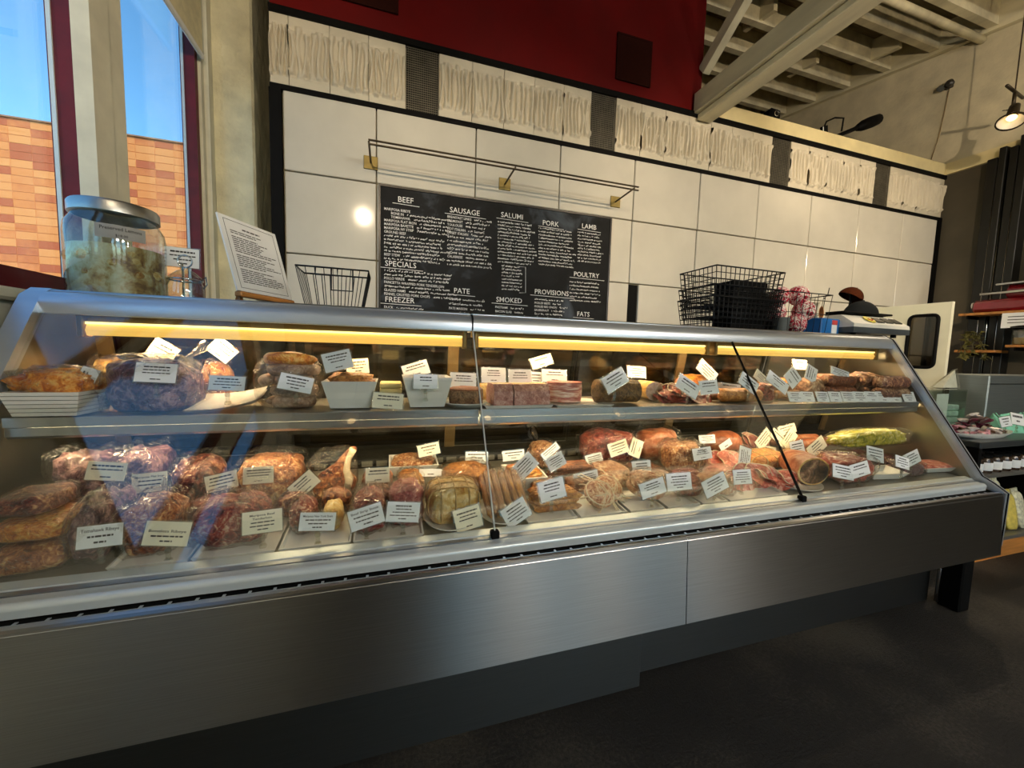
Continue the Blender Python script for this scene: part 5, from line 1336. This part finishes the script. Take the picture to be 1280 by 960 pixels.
for k in range(3):
    x = w_ * (-.02 + .16 * k); MB().rbox(x, x + w_ * .12, -.024, .022, -.001, .004, .001, fs).build('display', M('dark_display', (60, 62, 54), .25), sc_)
st = MB().lathe([(0, .004), (.03, .004), (.03, .001), (0, .001)], 24, fs @ Matrix.Translation((-w_ * .11, 0, 0))).build('sticker', M('yellow_sticker', (228, 206, 40), .5), sc_, 40)
MB().tube([fs @ Vector((-w_ * .11 + .015 * math.cos(q), .015 * math.sin(q), .005)) for q in [PI + k * PI / 6 for k in range(7)]], .002, 5).build('sticker_mark', M('red_print', (196, 60, 56), .5), st)
MB().rbox(-w_ * .44, w_ * .44, -.06, .13, .094, .102, .003).build('weighing_pan', M_black, sc_); MB().rbox(-.04, .04, 0, .08, .086, .094, .002).build('pan_post', M_black, sc_)
# caps on a stand
def cap(loc, rz, tilt, mat, lab, k_=1):
    o = thing('baseball_cap', lab, 'cap', loc, (tilt[0], tilt[1], rz)); o.scale = (k_,) * 3; R_ = .085
    MB().lathe([(R_ * math.cos(f_) * (1 if f_ > .2 else 1.0), R_ * 1.05 * math.sin(f_)) for f_ in [k * PI / 20 for k in range(11)]], 24, Matrix.Diagonal((1.1, .92, 1, 1))).build('crown', mat, o, True)
    MB().grid(lambda u, v_: ((.085 + .085 * v_ * math.cos((u - .5) * 1.2)) * math.cos((u - .5) * 2.2) , (.08 + .03 * v_) * math.sin((u - .5) * 2.2), .004 - .02 * v_ ** 2 * (1 + abs(u - .5))), 14, 6).build('brim', mat, o, True)
    MB().lathe([(0, .009), (.006, .007), (.008, 0)], 10, Matrix.Translation((0, 0, R_ * 1.04))).build('button', mat, o, True)
    return o
sx = at(1073, 400, 1.72).x
cap((sx - .02, 1.70, ZT + .142), -.25, (0, .12), M('black_cotton', (24, 27, 29), .9, 0, .1, 80, spec=.15), 'black baseball cap resting over the counter scale')
stn = thing('cap_stand', 'slim dark post holding the brown cap behind the scale', 'stand', (sx, 1.775, ZT)); MB().lathe([(0, 0), (.03, 0), (.03, .006), (.007, .012), (.007, .28), (.03, .295), (0, .305)], 14).build('post', M_black, stn, 40)
cap((sx - .005, 1.775, ZT + .262), -.45, (0, .5), M('brown_suede', (58, 26, 10), .95, 0, .2, 60, spec=.1), 'brown cap on a slim post above the black cap', .74)

# ================================================================= BEHIND THE COUNTER
wt = thing('work_counter', 'stainless work counter standing against the panelled wall', 'counter', (2.2, 2.35, 0))
MB().rbox(-.5, 3.6, 2.12, 2.61, .88, .92, .006).build('worktop', M_steel2, wt, world=True)
for k in range(6):
    x0 = -.48 + k * .68
    c_ = MB().box(x0, x0 + .67, 2.17, 2.6, .08, .88).build('cabinet_body', M('dark_cabinet', (58, 52, 44), .5), wt, world=True)
    q = MB().rbox(x0 + .01, x0 + .66, 2.15, 2.168, .1, .86, .004).build('cabinet_door', M('brown_cabinet_door', (84, 72, 52), .5), c_); q.data.transform(Matrix.Translation(-wt.location))
MB().box(-.45, 3.55, 2.22, 2.58, 0, .08).build('toe_kick', M_black, wt, world=True)
def simple(name, lab, cat, loc, parts, rot=0):
    o = thing(name, lab, cat, loc, (0, 0, rot))
    for nm, mb, mt, sm in parts: mb.build(nm, mt, o, sm)
    return o
ZW = .9203
M_dkplastic = M('dark_appliance', (44, 42, 38), .4, 0, .1, 20)
simple('meat_slicer', 'steel meat slicer on the work counter behind the rear doors', 'slicer', (.62, 2.34, ZW), [
    ('base', MB().rbox(-.2, .2, -.14, .14, 0, .1, .02), M_steel2, 40),
    ('blade', MB().lathe([(0, -.006), (.12, -.004), (.125, 0), (.12, .004), (0, .006)], 28, Matrix.Translation((.02, 0, .2)) @ Matrix.Rotation(PI / 2, 4, 'X') @ Matrix.Rotation(.4, 4, 'Y')), M_chrome, 40),
    ('carriage', MB().rbox(-.22, .0, -.14, -.02, .11, .14, .006), M_steel2, 40), ('guard', MB().tube([(.02, .03, .08), (.1, .03, .3), (.02, .03, .34)], .015, 8), M_chrome, True)])
for k, (x, w_, h_, lab, mt) in enumerate(((-.25, .30, .24, 'dark appliance box behind the stacked sausages', M_dkplastic), (.2, .22, .2, 'black toaster-like box behind the square bowls', M_black), (1.15, .34, .25, 'pale speckled board leaning behind the mortadella', M('pale_board', (150, 140, 118), .6)), (1.7, .30, .24, 'brown crate behind the salami logs', M('brown_crate', (104, 78, 42), .6)), (2.3, .34, .26, 'dark bin behind the salami pile', M_dkplastic))):
    simple('counter_box', lab, 'box', (x, 2.42, ZW), [('body', MB().rbox(-w_ / 2, w_ / 2, -.12, .12, 0, h_, .012), mt, 40), ('lid', MB().rbox(-w_ / 2 - .006, w_ / 2 + .006, -.126, .126, h_, h_ + .018, .006), mt, 40)])
# swing door panel
dr = thing('swing_door', 'white enamelled swing door with a rounded window', 'door', (3.8, 1.98, 0))
M_dwhite = M('aged_white_enamel', (226, 224, 200), .35, 0, .05, 3, .1, 8)
y0, y1, zt = 1.758, 2.205, 1.565
wy0, wy1, wz0, wz1 = 1.825, 1.985, 1.10, 1.475
q = MB(); 
for (a, b, c_, d_) in ((y0, wy0, .06, zt), (wy1, y1, .06, zt), (wy0, wy1, .06, wz0), (wy0, wy1, wz1, zt)): q.box(3.785, 3.815, a, b, c_, d_)
q.build('door_leaf', M_dwhite, dr, world=True)
rim = []
for (cy_, cz, a0) in ((wy1 - .03, wz1 - .03, 0), (wy0 + .03, wz1 - .03, 90), (wy0 + .03, wz0 + .03, 180), (wy1 - .03, wz0 + .03, 270)):
    for k in range(5): a = math.radians(a0 + 22.5 * k); rim.append((3.785, cy_ + .034 * math.cos(a), cz + .034 * math.sin(a)))
MB().tube(rim, .012, 8, True).build('window_gasket', M_black, dr, True, world=True)
MB().box(3.797, 3.803, wy0, wy1, wz0, wz1).build('window_pane', M_rearglass, dr, world=True)
MB().tube([(3.80, 2.195, 0), (3.80, 2.195, .06)], .012, 8).build('floor_pivot', M_chrome, dr, True, world=True); MB().tube([(3.80, 1.77, 0), (3.80, 1.77, .06)], .012, 8).build('floor_pivot', M_chrome, dr, True, world=True)

# ================================================================= SIDE DISPLAY UNIT
UXA, UXB, UYA, UYB, UZT = 3.085, 5.2, 1.25, 1.72, .70
un_ = thing('display_unit', 'low dark display unit with shelves and a wood base beyond the case', 'shelving', (4.1, 1.48, 0))
MB().rbox(UXA, UXB, UYA, UYB, .665, UZT, .005).build('top', M('dark_slate_top', (50, 54, 56), .35, 0, .1, 10), un_, world=True)
MB().box(UXA + .02, UXB - .02, UYA + .01, UYB, 0, .1).build('wood_base', M_wood, un_, world=True)
for x in (UXA, 4.1, UXB - .03): MB().box(x, x + .03, UYA + .005, UYB, .1, .665).build('upright', M_black, un_, world=True)
MB().box(UXA + .03, UXB - .03, UYB - .03, UYB, .1, .665).build('back_panel', M('dark_wood_back', (72, 48, 26), .6), un_, world=True)
for z in (.1, .49): MB().rbox(UXA + .03, UXB - .03, UYA + .005, UYB - .03, z, z + .022, .003).build('shelf', M('grey_shelf', (118, 116, 110), .35, .4), un_, world=True)
jc = 0
jar0 = None
for k in range(9):
    x = 3.17 + k * .092
    o = thing('sauce_jar', 'small dark jar with a white label on the upper unit shelf', 'jar', (x, 1.305, .5125), (0, 0, 0), 'sauce jars on the unit shelf')
    if jar0 is None:
        jar0 = [('jar_body', MB().lathe([(0, 0), (.036, 0), (.038, .006), (.038, .07), (.03, .085), (0, .085)], 18).mesh('jar_body', None, 40), M('dark_preserve', (56, 40, 28), .2)),
                ('label', MB().lathe([(.0385, .014), (.0388, .015), (.0388, .058), (.0385, .06)], 18).mesh('label', None, 40), M_paper), ('lid', MB().lathe([(.032, .085), (.034, .087), (.034, .1), (0, .102)], 18).mesh('lid', None, 40), M_black)]
    for nm, me, mt in jar0: link(nm, me, mt, o)
rd = random.Random(6)
M_snack = [M('green_white_packet', (206, 204, 176), .35, 0, .2, 60), M('speckled_cookie_packet', (214, 198, 166), .35, 0, .3, 90), M('yellow_packet', (216, 196, 96), .35, 0, .1, 40)]
kn = 0
for r_ in range(2):
    for k in range(6):
        x = 3.18 + k * .115; kn += 1
        o = thing('snack_packet', 'pale speckled snack packet on the bottom unit shelf', 'packet', (x, 1.31 + r_ * .1, .1225), (math.radians(-12), 0, rd.uniform(-.15, .15)), 'snack packets on the unit shelf')
        blobmesh(.105, .05, .22 + .04 * r_, rd, .08, 1.5, .5, 16, 9, .03).build('packet_body', M_snack[kn % 3], o, True)
        MB().box(-.045, .045, -.004, .004, .215 + .04 * r_, .24 + .04 * r_).build('sealed_edge', M_snack[kn % 3], o)
# things on the unit top
a = at(1206, 530, 1.36); pl = thing('oval_platter', 'oval white platter heaped with wrapped sweets', 'platter', (3.36, 1.40, UZT + .0005))
MB().lathe([(0, .004), (.40, .004), (.5, .03), (.505, .032), (.5, .026), (.40, 0), (0, 0)], 32, Matrix.Diagonal((.56, .23, 1, 1))).build('platter_body', M_white, pl, 40)
M_sw = [M('plum_wrapper', (96, 34, 56), .3, 0, .3, 80), M('pink_wrapper', (206, 150, 160), .3, 0, .2, 80), M('brown_wrapper', (74, 46, 34), .3, 0, .2, 80), M('silver_wrapper', (206, 200, 196), .25, .3, .1, 80)]
sw = [MB().hull([(x, y, z) for x in (-.018, .018) for y in (-.009, .009) for z in (-.008, .008)] + [(sx_ * .032, y, z) for sx_ in (-1, 1) for y in (-.012, .012) for z in (-.001, .001)]).mesh('wrapped_sweet')] 
sw = [sw[0], sw[0].copy(), sw[0].copy(), sw[0].copy()]
for k in range(90):
    a_, rr = rd.uniform(0, 6.3), math.sqrt(rd.random()); lay = rd.random()
    x, y = rr * .215 * math.cos(a_), rr * .08 * math.sin(a_); z = .012 + (1 - rr) * .12 * lay + .008
    o = link('wrapped_sweet', sw[k % 4], M_sw[k % 4]); o.location = (3.36 + x, 1.40 + y, UZT + z); o.rotation_euler = (rd.uniform(-.6, .6), rd.uniform(-.6, .6), rd.uniform(0, 6))
    tag(o, 'foil-wrapped sweet heaped on the oval platter', 'sweet', 'wrapped sweets on the platter')
o = card(1257, 527, 14, 12, -4, 1.27, 'standing before the platter of sweets', n=3); 
o = card(1272, 524, 15, 14, 8, 1.30, 'leaning beside the platter card', n=2)
# glass box
gb = thing('glass_box', 'greenish clear box with a notice taped inside on the unit', 'box', (3.37, 1.62, UZT + .0005))
M_teal = FILM('greenish_plastic', .08, .05, (244, 251, 248), 0)
for x0, x1, y0_, y1_, z0, z1 in ((-.21, .21, -.08, -.076, 0, .25), (-.21, .21, .076, .08, 0, .25), (-.21, -.206, -.076, .076, 0, .25), (.206, .21, -.076, .076, 0, .25)): MB().box(x0, x1, y0_, y1_, z0, z1).build('side', M_teal, gb)
MB().rbox(-.212, .212, -.082, .082, .25, .262, .003).build('lid', M_teal, gb)
MB().box(-.09, .03, -.075, -.0735, .02, .235).build('notice', M_paper, gb)
for k in range(4): MB().rbox(-.19 + .0 * k, .19, -.06, .07, .004 + .04 * k, .04 + .04 * k, .006).build('folded_stock', M('green_grey_stock', (168, 190, 184), .6, 0, .2, 20), gb)
simple('white_bag', 'crumpled white bag resting on the greenish box', 'bag', (3.62, 1.66, UZT + .265), [('bag_body', MB().hull([(-.12, -.04, 0), (.06, -.04, 0), (.06, .03, 0), (-.12, .03, 0), (.05, -.02, .13), (.06, .01, .12), (0, 0, .085)]), M_clear, False), ('bag_lining', MB().hull([(-.11, -.03, .002), (.05, -.03, .002), (.05, .02, .002), (-.11, .02, .002), (.045, -.01, .12), (.05, .005, .11)]), M('frosted_bag', (206, 212, 206), .5), False)])
# steel box
simple('steel_cabinet', 'large brushed steel box at the back of the unit', 'appliance', (4.35, 1.60, UZT + .0005), [('shell', MB().rbox(-.62, .62, -.09, .1, 0, .36, .006), STEEL('cloudy_steel', (150, 158, 158), .5, 0), False), ('seam', MB().box(-.615, .615, -.094, -.09, .3, .304), M_black, False)])
MB().rbox(-.62, .62, -.091, -.0895, .02, .29, .0005)
# green pouches
for k, (x, lab) in enumerate(((3.66, 'mint green pouch at the edge of the sweets platter'), (3.80, 'mint green pouch in the middle of the three'), (3.95, 'mint green pouch beside the steel box corner'))):
    o = thing('mint_pouch', lab, 'pouch', (x, 1.44, UZT + .0005), (0, 0, rd.uniform(-.4, .4)), 'mint green pouches on the unit')
    MB().hull([(-.06, -.05, 0), (.06, -.05, 0), (.06, .05, 0), (-.06, .05, 0), (-.05, .0, .11), (.03, .01, .12), (.055, -.03, .07)]).build('pouch_body', M('mint_fabric', (118, 190, 164), .7, 0, .08, 20), o)
    MB().tube([(-.045, -.03, .07), (0, -.02, .10), (.03, .0, .122)], .003, 6).build('fold_seam', MATS['mint_fabric'], o, True)
o = thing('menu_stand', 'pale printed sheet standing behind the end of the case', 'sign', (2.78, 1.55, 0))
MB().hull([(2.75, 1.5, 1.075), (2.93, 1.5, 1.075), (2.77, 1.56, .60), (2.97, 1.56, .60), (2.75, 1.503, 1.075), (2.93, 1.503, 1.075), (2.77, 1.563, .60), (2.97, 1.563, .60)]).build('sheet', M('cream_sheet', (226, 218, 178), .6), o, world=True)
MB().box(2.85, 2.87, 1.57, 1.59, 0, .9).build('stand_post', M_black, o, world=True); MB().rbox(2.74, 2.98, 1.48, 1.68, 0, .015, .004).build('stand_foot', M_black, o, world=True)

# ================================================================= SIDE WALL SHELVES
M_bl = M_black
blk = thing('black_door_track', 'tall black metal sliding track post against the side wall', 'post', (5.24, 2.17, 0))
for k, (a, b, zt_) in enumerate(((2.04, 2.09, 3.10), (2.10, 2.15, 3.03), (2.165, 2.21, 3.05), (2.22, 2.285, 2.98))):
    MB().rbox(5.17 + .012 * (k % 2), 5.285, a, b, 0, zt_, .004).build('channel', M('black_channel', (24, 24, 22), .4, .3), blk, world=True)
for y_ in (2.095, 2.157, 2.215): MB().tube([(5.18, y_, .1), (5.18, y_, 2.6)], .003, 6).build('rod', M_chrome, blk, True, world=True)
def wshelf(lab, y0_, y1_, z):
    o = thing('wall_shelf', lab, 'shelf', (5.1, (y0_ + y1_) / 2, z))
    MB().rbox(4.97, 5.165, y0_, y1_, z - .022, z, .003).build('board', M_wood, o, world=True)
    for y_ in (y0_ + .05, y1_ - .05): MB().box(4.99, 5.165, y_ - .004, y_ + .004, z - .05, z - .023).build('bracket', M_black, o, world=True)
wshelf('wooden wall shelf carrying the red slicer', 1.35, 2.26, 1.585)
wshelf('short wooden wall shelf below the slicer shelf', 2.0, 2.26, 1.255)
wshelf('wooden wall shelf carrying the glass urn', 1.35, 1.95, 1.30)
M_slred = M('glossy_red_enamel', (120, 14, 26), .2, 0, .08, 10, coat=.5)
sx0 = 5.07
rs_ = simple('red_slicer', 'glossy red flywheel slicer with chrome fittings on the wall shelf', 'slicer', (sx0, 1.86, 1.5855), [
    ('base', MB().rbox(-.085, .085, -.34, .33, 0, .075, .02), M_slred, 40), ('body', MB().rbox(-.07, .07, -.34, .15, .075, .15, .025), M_slred, 40),
    ('table', MB().rbox(-.08, .08, -.30, .20, .155, .168, .005), M_chrome, 40), ('rail', MB().tube([(-.088, -.3, .11), (-.088, .28, .11)], .008, 8), M_chrome, True),
    ('blade_guard', MB().lathe([(.02, -.012), (.13, -.012), (.14, 0), (.13, .012), (.02, .012)], 28, Matrix.Translation((0, -.22, .2)) @ Matrix.Rotation(PI / 2, 4, 'X')), M_chrome, 40),
    ('knob', MB().lathe([(0, -.03), (.02, -.028), (.03, -.01), (.03, .01), (.02, .03), (0, .03)], 16, Matrix.Translation((-.09, -.02, .13)) @ Matrix.Rotation(PI / 2, 4, 'Y')), M_chrome, 40),
    ('end_knob', MB().lathe([(0, 0), (.025, 0), (.02, .03), (0, .034)], 14, Matrix.Translation((0, .33, .05)) @ Matrix.Rotation(-PI / 2, 4, 'X')), M_chrome, 40)])
rs_.scale = (1, 1, 1.45)
# trailing plant
pl = thing('trailing_plant', 'dark trailing plant spilling from the short wall shelf', 'plant', (5.06, 2.2, 1.2555))
MB().lathe([(0, 0), (.05, 0), (.065, .1), (.058, .1), (.045, .01), (0, .01)], 18).build('pot', M('dark_pot', (48, 36, 28), .6), pl, 40)
rd = random.Random(9); lf = MB().add([(0, 0, 0), (.014, .02, .004), (0, .052, -.006), (-.014, .02, .004)], [(0, 1, 2), (0, 2, 3)]).mesh('leaf')
M_leaf = M('olive_leaf', (96, 92, 46), .5, 0, .3, 30)
for s_ in range(7):
    a = rd.uniform(2.2, 4.4); st = [Vector((.03 * math.cos(a), .03 * math.sin(a), .1))]
    for k in range(8): st.append(st[-1] + Vector((math.cos(a) * .012, math.sin(a) * .012 + rd.uniform(-.012, .012), .028 if k < 2 else -.036)))
    q = MB().tube(st, .002, 5).build('stem', M_leaf, pl, True)
    for k, pt in enumerate(st[1:]):
        for e in range(2):
            l = link('leaf', lf, M_leaf, q); l.location = pt; l.rotation_euler = (rd.uniform(-1, .4), rd.uniform(-.6, .6), rd.uniform(0, 6.3))
simple('glass_urn', 'clear glass urn with a dark lid on the wall shelf', 'urn', (5.06, 1.86, 1.3005), [('urn_body', MB().lathe([(0, .003), (.085, 0), (.09, .01), (.09, .12), (.08, .135)], 26), M_jarglass, 50), ('lid', MB().lathe([(.12, .14), (.12, .15), (.08, .165), (.0, .17)], 26), M_black, 40), ('contents', MB().lathe([(0, .006), (.08, .006), (.08, .06), (0, .065)], 22), M('brass_contents', (150, 116, 60), .4), 40)])
o = thing('shelf_notice', 'white printed notice hung from the slicer shelf edge', 'sign', (4.965, 1.9, 1.46)); MB().box(-.001, .001, -.1, .085, -.02, .105).build('sheet', M_paper, o)
q = MB()
for z in (.07, .045, .02): q.box(-.0022, -.0012, -.07, .05, z, z + .006)
tag(q.build('print', M_ink, o), kind='stuff')
# alarm sensor with its wire
simple('wall_sensor', 'small dark sensor on the cream wall', 'sensor', (5.27, 2.66, 3.87), [('mount', MB().rbox(-.01, .02, -.03, .03, -.03, .03, .005), M_dkplastic, 40), ('eye', MB().lathe([(0, 0), (.028, 0), (.034, .03), (.02, .05), (0, .055)], 14, Matrix.Translation((-.01, -.02, 0)) @ Matrix.Rotation(-PI / 2, 4, 'Y')), M_dkplastic, 40), ('second_eye', MB().lathe([(0, 0), (.024, 0), (.028, .03), (0, .04)], 14, Matrix.Translation((-.01, .045, -.01)) @ Matrix.Rotation(-PI / 2, 4, 'Y')), M('grey_plastic', (84, 88, 86), .5), 40)])
tag(MB().tube([(5.282, 2.66, 3.85), (5.282, 2.68, 3.6), (5.28, 2.70, 3.4), (5.28, 2.74, 3.2), (5.28, 2.76, 3.1)], .004, 6).build('sensor_wire', M('tan_wire', (140, 120, 84), .6), None, True), 'thin tan wire running down the cream wall from the sensor', 'wire')
# loft things
ZL = 3.0955
p0 = at(967, 150, 2.74)
simple('loft_speaker', 'small black speaker with two round cones on the loft ledge', 'speaker', (p0.x + .04, 2.80, ZL), [('cabinet', MB().rbox(-.06, .06, -.05, .05, 0, .20, .02), M_black, 40), ('cone', MB().lathe([(.018, 0), (.03, -.004), (.034, 0)], 18, Matrix.Translation((0, -.052, .15)) @ Matrix.Rotation(PI / 2, 4, 'X')), M_chrome, 40), ('cone', MB().lathe([(.018, 0), (.03, -.004), (.034, 0)], 18, Matrix.Translation((0, -.052, .075)) @ Matrix.Rotation(PI / 2, 4, 'X')), M_chrome, 40)])
pa, pb_, pc_, pd = at(1042, 172, 2.95), at(1100, 148, 2.95), at(1026, 168, 2.95), at(1034, 150, 2.95)
bo = thing('boom_lamp', 'black boom arm lamp lying along the loft edge', 'lamp', (pa.x, 2.95, ZL))
MB().tube([(pa.x - .02, 2.95, ZL + .02), tuple(pa), tuple(pa.lerp(pb_, .6))], .02, 8).build('arm', M_black, bo, True, world=True)
MB().tube([tuple(pa.lerp(pb_, t_)) for t_ in (.5, .62, .8, .95, 1.0)], [.03, .05, .055, .05, .025], 10).build('lamp_head', M_black, bo, True, world=True)
MB().tube([tuple(pc_), tuple(pc_.lerp(pd, .9)), tuple(pd + Vector((.1, 0, .04))), tuple(pd + Vector((.22, 0, .06))), tuple(pa + Vector((.1, 0, .08)))], .008, 6).build('cable', M_black, bo, True, world=True)
q = thing('leaning_sheet', 'thin black panel with a white edge leaning on the loft ledge', 'panel', (pc_.x, 2.9, ZL)); MB().hull([(-.02, -.01, 0), (.04, -.01, 0), (-.06, -.01, .26), (.0, -.01, .28), (-.02, .02, 0), (.04, .02, 0), (-.06, .02, .26), (.0, .02, .28)]).build('panel', M_black, q); MB().hull([(-.026, -.014, 0), (-.016, -.014, 0), (-.066, -.014, .25), (-.056, -.014, .25), (-.026, -.011, 0), (-.016, -.011, 0), (-.066, -.011, .25), (-.056, -.011, .25)]).build('edge', M_paper, q)
pe = at(1082, 170, 3.1)
simple('grey_case', 'grey equipment case behind the boom lamp in the loft', 'case', (pe.x - .1, 3.15, ZL), [('body', MB().rbox(-.28, .24, -.1, .1, 0, .33, .01), M('olive_grey_case', (92, 88, 70), .6), 40), ('latch', MB().rbox(.24, .262, -.02, .02, .20, .25, .004), M_black, 40)])
